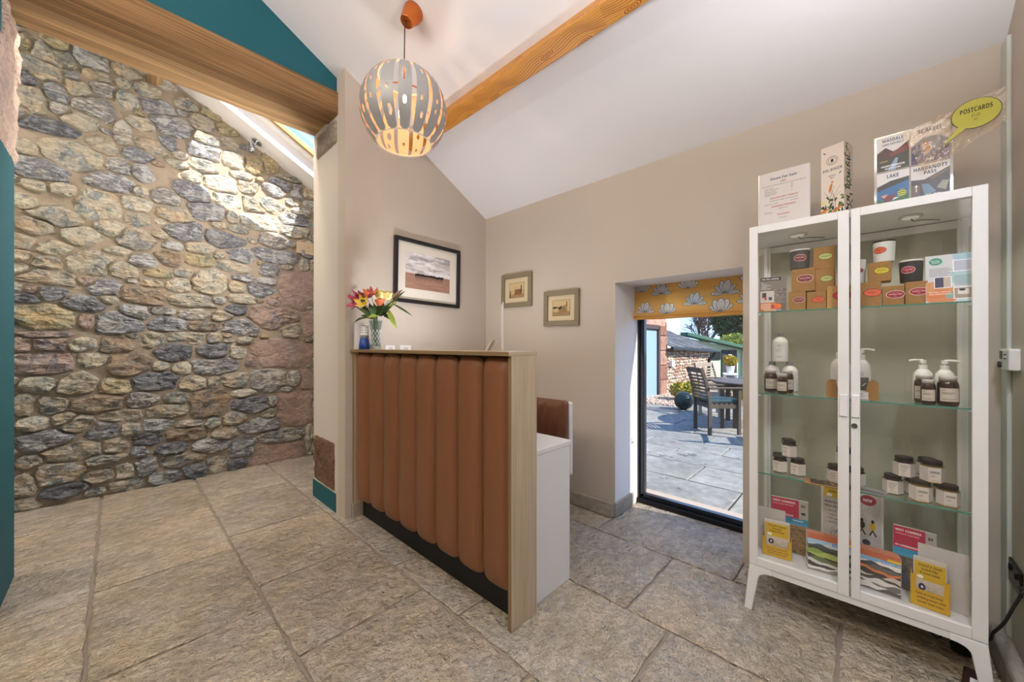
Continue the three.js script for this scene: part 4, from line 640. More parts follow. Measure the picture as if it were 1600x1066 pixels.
const OV = {
  gable: ovalTex('#7d1226', '#ecdfd8', '#f4e6e0', 'The Fell Range', 'GREAT GABLE', 'candle'), green: ovalTex('#bcc874', '#3a3d22', '#2a3016', 'The Fell Range', 'LOWESWATER', 'candle'), orange: ovalTex('#e0623c', '#4a2016', '#5a1c10', 'The Fell Range', 'WASDALE', 'candle'),
  red: ovalTex('#c81c26', '#6a1014', '#f8e8e4', 'The Fell Range', 'CUMBRIA', 'candle'), pike: ovalTex('#a01a34', '#efdcd8', '#f6e4e0', 'The Fell Range', 'SCAFELL PIKE', 'candle'), yellow: ovalTex('#d8c828', '#3a3412', '#2a2408', 'The Fell Range', 'PEAT MOSS', 'candle'),
};
const kraftMap = dataTex(N5, (i) => { const x = i % N5, y = Math.floor(i / N5), q = 0.9 + 0.2 * (fB[y * 2 * N10 + x * 2] - 0.5); return [q, q * 0.985, q * 0.96]; }, 0.12, 0.12);
const kraft = std(0xb5894f, { roughness: 0.85, map: kraftMap }), kraftPale = std(0xd6a860, { roughness: 0.85, map: kraftMap });
function kraftBox(label, l, r, top, base, X, kind, o = {}) {
  const z0 = zAt(l, X), z1 = zAt(r, X), w = z1 - z0, h = yAt((l + r) / 2, top, X) - base, d = o.d ?? Math.min(w, 0.085), t = thing('candle_box', label, 'box', [X + d / 2, base, (z0 + z1) / 2], TURN + (o.turn ?? 0), o.group ?? 'kraft candle boxes on the top shelf');
  part(t, 'carton', muv(rbox(w, h, d, 0.002, 0, h / 2, 0)), o.pale ? kraftPale : kraft);
  part(t, 'lid_flap', muv(rbox(w - 0.004, 0.0012, d - 0.004, 0.0004, 0, h + 0.0004, 0)), kraft);
  const g = oval(w * (o.k ?? 0.68), w * (o.k ?? 0.68) * 0.6); part(t, 'oval_label', g.translate(o.dx ?? 0.006, h * 0.56, d / 2 + 0.0006), OV[kind]);
  return { t, h, top: base + h, x: X, zc: (z0 + z1) / 2 };
}
function candlePot(label, l, r, top, base, X, body, rimCol, kind, o = {}) {
  const z0 = zAt(l, X + 0.03), z1 = zAt(r, X + 0.03), R = (z1 - z0) / 2, h = yAt((l + r) / 2, top, X + 0.03) - base, t = thing('candle_tumbler', label, 'candle', [X + 0.035, base, (z0 + z1) / 2], TURN, 'candle tumblers on the top shelf');
  part(t, 'tumbler', lathe([[0, 0], [R * 0.86, 0], [R * 0.9, 0.004], [R * 0.985, h - 0.006], [R * 0.93, h - 0.006], [0, h - 0.007]], 40), body);
  part(t, 'rim', lathe([[R * 0.93, h - 0.007], [R * 0.99, h - 0.006], [R, h], [R * 0.94, h], [R * 0.93, h - 0.007]], 40), rimCol);
  if (kind) part(t, 'oval_label', oval(R * 1.25, R * 0.8, R * 0.965).translate(0, h * 0.55, 0).rotateY(o.ry ?? 0.2), OV[kind]);
  return t;
}
const charcoal = std(0x4a4a48, { roughness: 0.6 }), nearBlack = std(0x25272b, { roughness: 0.4 }), milk = phys(0xe2e2da, { roughness: 0.3 });
{ // top shelf
  const X = 2.065;
  const a = kraftBox('kraft candle box with a crimson oval, lower row beside the grey leaflet', 1232, 1259, 456, S1, X, 'gable'), b = kraftBox('kraft candle box with an orange oval, lower row of the left stack', 1260.5, 1291, 456, S1, X, 'orange');
  kraftBox('paler kraft box with a red oval, partly behind the left door stile', 1292, 1334, 446, S1, X - 0.005, 'red', { pale: true, k: 0.72 });
  const c = kraftBox('kraft candle box with a crimson oval, middle of the left stack', 1236, 1273, 420, a.top + 0.001, X + 0.005, 'gable', { turn: 0.05, d: 0.08 }), e = kraftBox('kraft candle box with a green oval, middle row right of a crimson one', 1274, 1304, 420, b.top + 0.001, X + 0.01, 'green');
  kraftBox('kraft candle box with a green oval, topmost of the left stack', 1270, 1303, 386, e.top + 0.001, X + 0.012, 'green', { turn: 0.04, d: 0.08 });
  candlePot('charcoal candle tumbler with a crimson oval and white rim, topmost left', 1233, 1266, 391, c.top + 0.001, X, charcoal, milk, 'gable', { ry: 0.15 });
  const f = kraftBox('kraft candle box with an orange oval, just right of the door gap', 1337, 1377, 441, S1, X - 0.005, 'orange', { k: 0.72, dx: 0.012 }), g = kraftBox('kraft candle box with a crimson oval, lower row under the yellow one', 1378.5, 1413, 447, S1, X - 0.005, 'pike', { k: 0.86 }), h = kraftBox('kraft candle box with a crimson oval, lower row beside the pastel leaflet', 1414.5, 1450, 440, S1, X - 0.005, 'pike', { k: 0.86 });
  const y = kraftBox('kraft candle box with a yellow oval, upper row of the right stack', 1356, 1393, 410, Math.max(f.top, g.top) + 0.001, X + 0.003, 'yellow', { d: 0.08 });
  candlePot('white candle tumbler with an orange oval and dark rim, standing highest right', 1363, 1400, 377, y.top + 0.001, X, milk, std(0x2a1712, { roughness: 0.4 }), 'orange', { ry: -0.45 });
  candlePot('black candle tumbler with a crimson oval and white rim, right stack', 1404, 1444, 407, h.top + 0.001, X - 0.005, nearBlack, milk, 'pike', { ry: -0.35 });
  candlePot('white candle tumbler half hidden behind the right door stile', 1328, 1353, 407, f.top + 0.001, X + 0.02, milk, milk, 'gable', { ry: 0.2 });
  // leaflets
  const leafL = thing('fell_leaflet', 'grey photographic leaflet leaning in the top shelf corner, black title strip', 'leaflet', [2.055, S1, (zAt(1184, 2.06) + zAt(1231, 2.06)) / 2 + 0.002], TURN + 0.12);
  const ll = part(leafL, 'card', rbox(0.1, 0.166, 0.003, 0.001, 0, 0.083, 0), std(0x7c746c)); ll.rotation.x = -0.2;
  part(ll, 'print', flat(0.098, 0.164, 0, 0.0022, 0, 0.083), print(drawTex(384, 544, (x, w, h) => {
    x.fillStyle = '#7b736b'; x.fillRect(0, 0, w, h); for (let i = 0; i < 90; i++) { x.fillStyle = ['rgba(60,52,48,.5)', 'rgba(170,160,148,.35)'][i % 2]; x.beginPath(); x.ellipse(rr(w * 0.4, w), rr(h * 0.35, h * 0.7), rr(10, 40), rr(4, 12), 0.3, 0, 7); x.fill(); }
    x.fillStyle = '#14110f'; x.fillRect(8, 10, 300, 50); x.fillStyle = '#f4f0ea'; x.font = 'bold 33px sans-serif'; x.fillText('THE FELL RANGE', 18, 46); x.font = '22px sans-serif'; ['FELL', 'CANDLES', 'HANDMADE IN', 'CUMBRIA', 'NATURAL WAX'].forEach((s, i) => x.fillText(s, 12, 92 + i * 26));
    x.fillStyle = '#e6e0d8'; x.fillRect(4, 225, 205, 180); x.fillStyle = '#c9c2b8'; x.fillRect(10, 231, 193, 168); x.fillStyle = '#222'; x.fillRect(34, 250, 60, 80); x.fillStyle = '#b8543a'; x.fillRect(60, 320, 44, 44); x.fillStyle = '#345'; x.fillRect(130, 320, 50, 50);
    x.fillStyle = '#c86a1e'; x.fillRect(0, 410, w * 0.62, h); x.fillStyle = '#6a5a50'; x.fillRect(w * 0.62, 420, w, h); x.fillStyle = '#f6e8d8'; for (let i = 0; i < 6; i++) x.fillRect(12, 424 + i * 16, 150, 6); x.fillStyle = '#ee6a10'; x.beginPath(); x.ellipse(270, 468, 46, 42, 0, 0, 7); x.fill(); x.fillStyle = '#a02a50'; x.beginPath(); x.ellipse(190, 468, 26, 22, 0, 0, 7); x.fill(); x.fillStyle = '#fff'; x.font = 'bold 22px sans-serif'; x.fillText('www.thefellrange.co.uk', 60, 532);
  })));
  const leafR = thing('pastel_leaflet', 'pastel white and orange leaflet with a teal oval, right end of the top shelf', 'leaflet', [2.05, S1, (zAt(1451, 2.06) + zAt(1518, 2.06)) / 2 + 0.006], TURN);
  const lr = part(leafR, 'card', rbox(0.128, 0.178, 0.003, 0.001, 0, 0.089, 0), std(0xd8dcda)); lr.rotation.x = -0.16;
  part(lr, 'print', flat(0.126, 0.176, 0, 0.0022, 0, 0.089), print(drawTex(384, 540, (x, w, h) => {
    x.fillStyle = '#d4d8da'; x.fillRect(0, 0, w, h); const bl = (c, a, b, r) => { x.fillStyle = c; x.beginPath(); x.ellipse(a, b, r, r * 0.7, 0, 0, 7); x.fill(); };
    bl('rgba(150,190,210,.8)', 330, 20, 130); bl('rgba(150,200,200,.6)', 300, 270, 130); bl('rgba(216,140,80,.85)', 60, 400, 140); bl('rgba(220,120,60,.8)', 110, 480, 120); bl('rgba(120,190,190,.7)', 190, 470, 50); bl('rgba(200,214,216,.9)', 330, 480, 110);
    x.fillStyle = '#3c9a7c'; x.beginPath(); x.ellipse(75, 70, 50, 42, 0, 0, 7); x.fill(); x.fillStyle = '#e6f2ec'; x.font = 'bold 17px sans-serif'; x.fillText('THE FELL', 38, 68); x.fillText('RANGE', 48, 88); x.fillStyle = '#68707a'; for (let i = 0; i < 8; i++) x.fillRect(26, 150 + i * 13, 140 + 20 * ((i * 7) % 3), 4); for (let i = 0; i < 8; i++) x.fillRect(210, 250 + i * 15, 130, 4);
    x.fillStyle = '#fff'; x.fillRect(200, 70, 150, 130); x.fillRect(60, 250, 130, 130); x.fillRect(200, 380, 140, 130); x.fillStyle = '#b9bccb'; x.fillRect(207, 77, 136, 116); x.fillStyle = '#3b3a5e'; x.fillRect(67, 257, 70, 116); x.fillStyle = '#c9b9a8'; x.fillRect(130, 257, 53, 116); x.fillStyle = '#a59684'; x.fillRect(207, 387, 126, 116); x.fillStyle = '#e4ded6'; x.fillRect(230, 400, 80, 60); x.fillStyle = '#1c2424'; x.beginPath(); x.ellipse(262, 410, 24, 13, 0, 0, 7); x.fill();
    x.fillStyle = '#fff6ea'; x.font = 'bold 18px sans-serif'; x.fillText('NATURAL CANDLES', 20, 430); x.fillText('AND HOME SCENTS', 20, 454);
  })));
}
{ // second shelf: toiletries
  const grey = std(0x8c8e90, { roughness: 0.4 }), amber = phys(0x2c120a, { roughness: 0.12, clearcoat: 1, clearcoatRoughness: 0.05 }), cream = std(0xe6e2d8, { roughness: 0.4 });
  const lab = print(drawTex(192, 224, (x, w, h) => { x.fillStyle = '#cfc4b4'; x.fillRect(0, 0, w, h); x.fillStyle = '#3a342e'; x.font = 'bold 24px sans-serif'; x.fillText('B·V', 20, 40); x.fillRect(20, 70, 110, 5); x.fillRect(20, 84, 130, 5); x.fillRect(20, 98, 90, 5); x.fillRect(20, 180, 140, 4); x.fillRect(20, 192, 100, 4); }));
  const bottleTex = print(drawTex(256, 384, (x, w, h) => { x.fillStyle = '#e2e0dc'; x.fillRect(0, 0, w, h); x.strokeStyle = '#444'; x.lineWidth = 4; x.beginPath(); x.ellipse(w * 0.45, 60, 34, 20, 0, 0, 7); x.stroke(); x.fillStyle = '#444'; x.font = 'bold 20px sans-serif'; x.fillText('B·V', w * 0.45 - 17, 67); x.fillStyle = '#8a8a8a'; for (let i = 0; i < 4; i++) x.fillRect(50, 120 + i * 24, 130 - (i % 2) * 30, 5); x.fillRect(50, 300, 140, 5); x.fillRect(50, 318, 120, 5); }));
  const bottle = (label, x, z, base, R, h, cap) => { const t = thing('lotion_bottle', label, 'bottle', [x, base, z], TURN, 'white lotion bottles on the second shelf'); part(t, 'body', lathe([[0, 0], [R * 0.92, 0], [R, 0.006], [R, h * 0.64], [R * 0.92, h * 0.74], [R * 0.6, h * 0.83], [R * 0.4, h * 0.855], [R * 0.4, h * 0.88], [0, h * 0.88]], 36), cream); part(t, 'cap', cyl(R * 0.43, R * 0.43, h * 0.12, 0, h * 0.94, 0), cap); part(t, 'label', new THREE.CylinderGeometry(R + 0.0006, R + 0.0006, h * 0.58, 24, 1, true, -0.75, 1.7).translate(0, h * 0.36, 0), bottleTex); return t; };
  const Xb = 2.20, zb = (a, X) => zAt(a, X);
  const b1 = [zb(1206.5, Xb), zb(1229, Xb)], R = 0.032, hb = yAt(1206, 565, Xb) - S2;
  bottle('white lotion bottle with a grey cap, back left of the lower pair', Xb, b1[0], S2, R, hb, grey); bottle('white lotion bottle with a grey cap, back right behind the amber jars', Xb, b1[0] + 0.07, S2, R, hb, grey);
  bottle('white lotion bottle with a grey cap, balanced on top of the lower pair', Xb - 0.01, b1[0] + 0.033, S2 + hb, R, yAt(1214, 521, Xb) - S2 - hb, grey);
  const jar = (label, l, r, top, X, seen = 0) => { const z0 = zAt(l, X), z1 = zAt(r, X), Rj = (z1 - z0) / 2, h = yAt((l + r) / 2, top, X) - S2, t = thing('amber_jar', label, 'jar', [X + Rj * 0.3, S2, (z0 + z1) / 2], TURN, 'amber jars on the second shelf'); part(t, 'glass', lathe([[0, 0], [Rj * 0.9, 0], [Rj, 0.008], [Rj, h * 0.68], [Rj * 0.93, h * 0.78], [Rj * 0.8, h * 0.85], [0, h * 0.86]], 36), amber); part(t, 'cap', lathe([[0, h * 0.84], [Rj * 0.82, h * 0.84], [Rj * 0.84, h * 0.98], [Rj * 0.8, h], [0, h]], 36), std(0xd9d4cc, { roughness: 0.35 })); part(t, 'label', new THREE.CylinderGeometry(Rj + 0.0006, Rj + 0.0006, h * 0.44, 24, 1, true, -0.95 + seen, 1.9).translate(0, h * 0.38, 0), lab); return t; };
  jar('large amber jar with a cream label, left end of the second shelf', 1193, 1214, 578, 2.12, 0.35); jar('small amber jar standing in front of two larger ones, left group', 1213, 1231, 584, 2.065, 0); jar('amber jar half behind the small one, right of the left group', 1222, 1240, 579, 2.13, 0.3);
  const pump = (label, pl, pr, ptop, X, spout, texm) => { const z0 = zAt(pl, X), z1 = zAt(pr, X), Rp = (z1 - z0) / 2, h = yAt((pl + pr) / 2, ptop, X) - S2, t = thing('pump_bottle', label, 'bottle', [X + Rp * 0.3, S2, (z0 + z1) / 2], TURN, 'white pump bottles on the second shelf'); part(t, 'body', lathe([[0, 0], [Rp * 0.93, 0], [Rp, 0.006], [Rp, h * 0.56], [Rp * 0.9, h * 0.68], [Rp * 0.5, h * 0.77], [0, h * 0.78]], 36), cream); const hd = part(t, 'pump', [cyl(Rp * 0.46, Rp * 0.46, h * 0.11, 0, h * 0.82, 0), cyl(Rp * 0.14, Rp * 0.14, h * 0.06, 0, h * 0.89, 0), cyl(Rp * 0.34, Rp * 0.36, h * 0.08, 0, h * 0.95, 0)], cream); part(hd, 'spout', tube([[0, h * 0.98, 0], [spout * Rp * 0.8, h * 0.985, 0.004], [spout * Rp * 1.35, h * 0.965, 0.006]], 0.0045, 12, 8), cream); part(t, 'label', new THREE.CylinderGeometry(Rp + 0.0006, Rp + 0.0006, h * 0.5, 24, 1, true, -0.75, 1.6).translate(0, h * 0.3, 0), texm ?? bottleTex); return t; };
  pump('white pump bottle behind the amber jars, spout towards the left', 1426, 1459, 562, 2.17, -1); pump('white pump bottle at the shelf end, spout towards the right', 1460, 1494, 563, 2.17, 1);
  jar('amber jar second from the right, half hidden by a small jar', 1428, 1461, 586, 2.11, -0.2); jar('small amber jar with a white label, front of the right group', 1438, 1463, 593, 2.06, 0); jar('largest amber jar with a wide cream label, right end of the shelf', 1464, 1500, 588, 2.065, 0.1);
  const photo = print(drawTex(256, 384, (x, w, h) => { x.fillStyle = '#e2dfd6'; x.fillRect(0, 0, w, h); x.strokeStyle = '#444'; x.lineWidth = 4; x.beginPath(); x.ellipse(w * 0.5, 50, 32, 18, 0, 0, 7); x.stroke(); x.fillStyle = '#5b5d56'; x.fillRect(0, 100, w, 200); x.fillStyle = '#cfd2c4'; x.save(); x.translate(170, 210); x.rotate(-0.6); x.fillRect(-40, -7, 80, 14); x.restore(); x.fillStyle = '#e8e4dc'; x.fillRect(0, 300, w, 90); }));
  pump('white pump bottle with a dark photo label, behind the brown gift tray', 1330, 1361, 545, 2.14, 1, photo);
  bottle('white lotion bottle in the gift tray, half behind the left door stile', 2.14, zAt(1313, 2.14), S2 + 0.004, 0.033, yAt(1306, 552, 2.14) - S2, cream);
  { const X = 2.07, z0 = zAt(1291, X), z1 = zAt(1373, X), w = z1 - z0, t = thing('gift_tray', 'low brown card gift tray with cut corners holding the white bottles', 'box', [X + 0.055, S2, (z0 + z1) / 2], TURN); const h = 0.075; const sh = poly([[-w / 2, 0], [w / 2, 0], [w / 2, h - 0.012], [w / 2 - 0.012, h], [w / 2 - 0.03, h], [w / 2 - 0.04, h * 0.3], [-w / 2 + 0.04, h * 0.3], [-w / 2 + 0.03, h], [-w / 2 + 0.012, h], [-w / 2, h - 0.012]]);
    part(t, 'front_panel', muv(extr(sh, 0.003).translate(0, 0, 0.052)), kraft); part(t, 'back_panel', muv(extr(sh, 0.003).translate(0, 0, -0.055)), kraft); part(t, 'side_panel', muv(box(0.003, h * 0.8, 0.104, -w / 2 + 0.002, h * 0.4, 0)), kraft); part(t, 'side_panel', muv(box(0.003, h * 0.8, 0.104, w / 2 - 0.002, h * 0.4, 0)), kraft);
    part(t, 'sleeve_card', [rbox(0.06, 0.03, 0.001, 0.0004, 0.02, 0.016, 0.0562)], print(drawTex(128, 128, (x, w, h) => { x.fillStyle = '#e6e3df'; x.fillRect(0, 0, w, h); x.strokeStyle = '#444'; x.lineWidth = 3; x.beginPath(); x.ellipse(70, 40, 22, 13, 0, 0, 7); x.stroke(); x.fillStyle = '#777'; x.fillRect(16, 80, 90, 4); x.fillRect(16, 92, 70, 4); }))); }
}
{ // third shelf: preserves in hexagonal jars
  const hand = (lines, c = '#16181e') => print(drawTex(256, 224, (x, w, h) => { x.fillStyle = '#ddd3c6'; x.fillRect(0, 0, w, h); x.fillStyle = c; x.save(); x.transform(1, 0, -0.18, 1, 26, 0); lines.forEach(([s, f, y, dx]) => { x.font = f; x.fillText(s, 16 + (dx ?? 0), y); }); x.restore(); x.fillStyle = '#8a8278'; x.fillRect(40, 200, 176, 5); }));
  const T = { lemon: hand([['Lemon', 'bold 62px sans-serif', 92], ['curd ☺', '40px sans-serif', 146, 34]]), straw: hand([['Strawberry', '40px sans-serif', 56], ['and Black', '40px sans-serif', 96, 6], ['Pepper', '40px sans-serif', 136, 24], ['jam', '34px sans-serif', 174, 66]]), rasp: hand([['Raspberry', '42px sans-serif', 60], ['and', '40px sans-serif', 98, 40], ['Vanilla', '42px sans-serif', 138, 14], ['jam', '34px sans-serif', 176, 66]]), spiced: hand([['Spiced', '44px sans-serif', 70], ['Damson', '44px sans-serif', 118], ['preserve', '32px sans-serif', 160, 10]]) };
  const paper = std(0xdad2c8, { roughness: 0.7 }), lidM = phys(0x120d0f, { roughness: 0.38 }), fill = { lemon: phys(0xb89428, { roughness: 0.12, clearcoat: 1 }), straw: phys(0x3c0f0c, { roughness: 0.12, clearcoat: 1 }), rasp: phys(0x34090e, { roughness: 0.12, clearcoat: 1 }), spiced: phys(0x25090f, { roughness: 0.12, clearcoat: 1 }) };
  const r = 0.034, h = 0.083, hex = (R, H, y) => new THREE.CylinderGeometry(R, R, H, 6, 1).rotateY(Math.PI / 6).translate(0, y, 0).toNonIndexed();
  const flatN = (g) => { g.computeVertexNormals(); return g; };
  function jam(label, kind, l, rr_, bottom, base, X, turn = 0) {
    const zc = (zAt(l, X) + zAt(rr_, X)) / 2, s = (zAt(rr_, X) - zAt(l, X)) / (2 * r * 1.02), t = thing('jam_jar', label, 'jar', [X + r * s * 0.8, base, zc], TURN + turn, 'preserve jars on the third shelf');
    part(t, 'contents', [flatN(hex(r * 0.985, h * 0.74, h * 0.37)), lathe([[0, h * 0.74], [r * 0.95, h * 0.74], [r * 0.72, h * 0.8], [0, h * 0.8]], 24)], fill[kind]);
    part(t, 'lid', lathe([[0, h * 0.785], [r * 0.84, h * 0.785], [r * 0.86, h * 0.80], [r * 0.8, h * 0.84], [r * 0.84, h * 0.87], [r * 0.84, h * 0.97], [r * 0.78, h], [0, h * 0.995]], 32), lidM);
    const pl = part(t, 'label_wrap', flatN(new THREE.CylinderGeometry(r * 1.006, r * 1.006, h * 0.68, 5, 1, true, -Math.PI * 5 / 6, Math.PI * 5 / 3).translate(0, h * 0.38, 0).toNonIndexed()), paper);
    part(pl, 'label_front', flat(r * 0.985, h * 0.66, 0, r * 0.8712 + 0.0012, 0, h * 0.38), T[kind]);
    t.scale.setScalar(s); return base + h * s;
  }
  paper.side = THREE.DoubleSide;
  let y1 = jam('raspberry jam jar, front left of the left pyramid', 'rasp', 1205, 1230, 738, S3, 2.085, -0.3); jam('raspberry jam jar, front right of the left pyramid', 'rasp', 1232, 1259, 746, S3, 2.085, -0.3);
  jam('dark lidded jar, back left of the left pyramid', 'rasp', 1204, 1226, 712, S3, 2.16, -0.3); jam('dark lidded jar, back right of the left pyramid', 'rasp', 1238, 1258, 718, S3, 2.16, -0.3);
  jam('raspberry jam jar crowning the left pyramid, at its front', 'rasp', 1219, 1245, 711, y1, 2.10, -0.3); jam('raspberry jam jar on the left pyramid, behind the crowning jar', 'rasp', 1218, 1241, 700, y1, 2.165, -0.3);
  y1 = jam('damson preserve jar, left of the door gap', 'spiced', 1290, 1320, 741, S3, 2.085, -0.15); jam('damson preserve jar, right of the door gap', 'spiced', 1322, 1353, 748, S3, 2.10, -0.15); jam('damson preserve jar standing on the two behind the door stiles', 'spiced', 1304, 1334, 706, y1, 2.11, -0.15);
  y1 = jam('strawberry jam jar at the front left of the right pyramid', 'straw', 1378, 1413, 767, S3, 2.085, -0.05); jam('lemon curd jar, front middle of the right pyramid', 'lemon', 1420, 1460, 788, S3, 2.055, 0.1); jam('lemon curd jar, front right end of the third shelf', 'lemon', 1463, 1504, 797, S3, 2.06, 0.1);
  jam('preserve jar hidden behind the front lemon jar', 'straw', 1411, 1443, 770, S3, 2.13, 0.0); jam('preserve jar at the back right of the right pyramid', 'straw', 1456, 1486, 770, S3, 2.15, 0.0);
  jam('strawberry jam jar on the upper tier of the right pyramid', 'straw', 1395, 1432, 735, y1, 2.085, 0.0); jam('lemon curd jar on the upper tier of the right pyramid', 'lemon', 1437, 1479, 753, y1 + 0.002, 2.065, 0.15); jam('strawberry jam jar at the back of the upper tier', 'straw', 1432, 1467, 720, y1 + 0.001, 2.15, 0.0);
  const booklet = (label, px, py, w, d, turn, map, base) => { const p = onY(px, py, S3), t = thing('booklet', label, 'booklet', [p.x, S3, p.z], TURN + turn); part(t, 'pages', rbox(w, 0.003, d, 0.001, 0, 0.0016, 0), base); part(t, 'cover_print', new THREE.PlaneGeometry(w * 0.98, d * 0.98).rotateX(-Math.PI / 2).translate(0, 0.0036, 0), map); };
  booklet('dark photographic booklet lying flat on the third shelf, tan edged', 1292, 757, 0.15, 0.075, 0.12, print(drawTex(256, 128, (x, w, h) => { x.fillStyle = '#a97c54'; x.fillRect(0, 0, w, h); x.fillStyle = '#3a2c24'; x.fillRect(34, 0, w, h - 14); for (let i = 0; i < 50; i++) { x.fillStyle = ['#c89a5a', '#5a463a', '#8a7a6c', '#241a16'][i % 4]; x.beginPath(); x.ellipse(rr(50, w), rr(4, h - 20), rr(4, 20), rr(2, 7), -0.4, 0, 7); x.fill(); } })), kraft);
  booklet('grey folded leaflet lying flat beside the strawberry jar', 1352, 766, 0.12, 0.07, -0.25, print(drawTex(128, 128, (x, w, h) => { x.fillStyle = '#9a9a98'; x.fillRect(0, 0, w, h); x.fillStyle = '#6a6d70'; x.fillRect(0, h * 0.45, w, h); })), std(0xbcb8b0));
}
{ // cabinet floor: maps and leaflet dispensers
  const landscape = (x, x0, y0, w, h, sky, c1, c2, road) => { x.fillStyle = sky; x.fillRect(x0, y0, w, h * 0.2); x.fillStyle = c1; x.fillRect(x0, y0 + h * 0.16, w, h * 0.84); for (let i = 0; i < 520; i++) { x.fillStyle = [c1, c2, '#3a3630', '#a8926a', '#6d7668', '#54504a'][i % 6]; x.globalAlpha = 0.6; x.beginPath(); x.ellipse(x0 + rr(0, w), y0 + h * 0.2 + rr(0, h * 0.8), rr(4, 26), rr(1.5, 6), rr(-0.6, 0.3), 0, 7); x.fill(); } x.globalAlpha = 1; x.fillStyle = road; x.beginPath(); x.moveTo(x0 + w * 0.45, y0 + h); x.quadraticCurveTo(x0 + w * 0.1, y0 + h * 0.7, x0 + w * 0.36, y0 + h * 0.5); x.lineTo(x0 + w * 0.4, y0 + h * 0.51); x.quadraticCurveTo(x0 + w * 0.22, y0 + h * 0.7, x0 + w * 0.62, y0 + h); x.fill(); };
  const mapCover = (blue) => print(drawTex(320, 512, (x, w, h) => { landscape(x, 0, 190, w, 330, '#4aa0c8', blue ? '#6d6a60' : '#a87b3c', '#3a3d38', blue ? '#56627a' : '#9aa4ae'); x.fillStyle = '#c21a4a'; x.fillRect(0, 0, w, 180); x.fillStyle = '#1f9ac4'; x.fillRect(0, 176, w, 40); x.fillStyle = '#b9b4ae'; x.fillRect(w - 78, 0, 78, 176); x.fillStyle = '#222'; x.font = 'bold 34px sans-serif'; x.fillText('89', w - 60, 60); x.fillStyle = '#2a2a6a'; x.beginPath(); x.ellipse(w - 40, 120, 20, 13, 0, 0, 7); x.fill(); x.fillStyle = '#fff'; x.font = 'bold 27px sans-serif'; x.fillText('WEST CUMBRIA', 14, 40); x.font = '15px sans-serif'; x.fillText('Cockermouth & Wast Water', 14, 64); x.font = 'bold 22px sans-serif'; x.fillText('OS LANDRANGER', 14, 164); x.font = 'bold 18px sans-serif'; x.fillText('Customise', w - 130, 202); }));
  const map = (label, l, r, top, X, tex, turn, name = 'folded_map') => { const z0 = zAt(l, X), z1 = zAt(r, X), w = (z1 - z0) * 1.04, h = yAt((l + r) / 2, top, X) - S0, t = thing(name, label, 'map', [X, S0, (z0 + z1) / 2], TURN + turn); const b = part(t, 'folds', [0, 1, 2].map((i) => rbox(w, h, 0.0045, 0.0015, 0, h / 2, -0.005 * i)), std(0xd8d2c8)); b.rotation.x = -0.1; part(b, 'cover_print', flat(w * 0.985, h * 0.99, 0, 0.003, 0, h / 2), tex); };
  map('pink topped road map leaning at the back left, bronze hillside picture', 1206, 1262, 782, 2.17, mapCover(false), 0.12);
  map('pink topped road map leaning behind the right yellow dispenser, grey mountain picture', 1396, 1462, 830, 2.15, mapCover(true), -0.1);
  const cycle = print(drawTex(384, 512, (x, w, h) => {
    x.fillStyle = '#d9d2d0'; x.fillRect(0, 0, w, h); x.strokeStyle = 'rgba(120,110,110,.35)'; x.lineWidth = 2; for (let i = 0; i < 26; i++) { x.beginPath(); x.moveTo(rr(0, w), rr(0, h)); x.bezierCurveTo(rr(0, w), rr(0, h), rr(0, w), rr(0, h), rr(0, w), rr(0, h)); x.stroke(); }
    x.fillStyle = '#e2bc1c'; x.fillRect(8, 6, 160, 84); x.fillStyle = '#222'; x.font = 'bold 19px sans-serif'; x.fillText('Around & About', 14, 28); x.fillText('Walks &', 40, 54); x.fillStyle = '#fff'; x.beginPath(); x.ellipse(44, 74, 22, 10, 0, 0, 7); x.fill();
    x.fillStyle = '#222'; x.font = 'bold 20px sans-serif'; x.fillText('Walking & cycling maps', 12, 128); x.fillText('What do we do?', 12, 156); x.font = '18px sans-serif'; ['Easy to use', 'Easy to read', 'Fits a pocket', 'Waterproof'].forEach((s, i) => x.fillText('•  ' + s, 22, 188 + i * 26));
    x.fillStyle = '#b01c44'; x.beginPath(); x.ellipse(300, 60, 52, 34, 0, 0, 7); x.fill(); x.fillStyle = '#fff'; x.font = 'bold 26px sans-serif'; x.fillText('NEW', 268, 70);
    const man = (a, b, c) => { x.strokeStyle = '#111'; x.lineWidth = 9; x.beginPath(); x.moveTo(a, b); x.lineTo(a, b + 44); x.lineTo(a - 20, b + 80); x.moveTo(a, b + 44); x.lineTo(a + 22, b + 80); x.stroke(); x.fillStyle = c; x.beginPath(); x.ellipse(a, b + 18, 20, 24, 0, 0, 7); x.fill(); x.fillStyle = '#111'; x.beginPath(); x.ellipse(a, b - 14, 10, 12, 0, 0, 7); x.fill(); }; man(262, 210, '#222'); man(330, 210, '#e2bc1c'); man(206, 220, '#e2bc1c');
    x.lineWidth = 4; x.strokeStyle = '#8a6a7a'; for (const a of [80, 140]) { x.beginPath(); x.ellipse(a, 340, 24, 24, 0, 0, 7); x.stroke(); } x.beginPath(); x.moveTo(80, 340); x.lineTo(105, 300); x.lineTo(140, 340); x.stroke();
    x.fillStyle = '#232044'; x.beginPath(); x.ellipse(290, 340, 26, 20, 0, 0, 7); x.fill(); x.fillStyle = '#222'; x.font = 'bold 20px sans-serif'; x.fillText('Drawing to scale', 196, 392); x.fillText('1:25 000 or 1:40 000', 176, 418); x.font = '46px sans-serif'; x.fillText('Get yours', 60, 456); x.fillText('HERE', 236, 498);
  }));
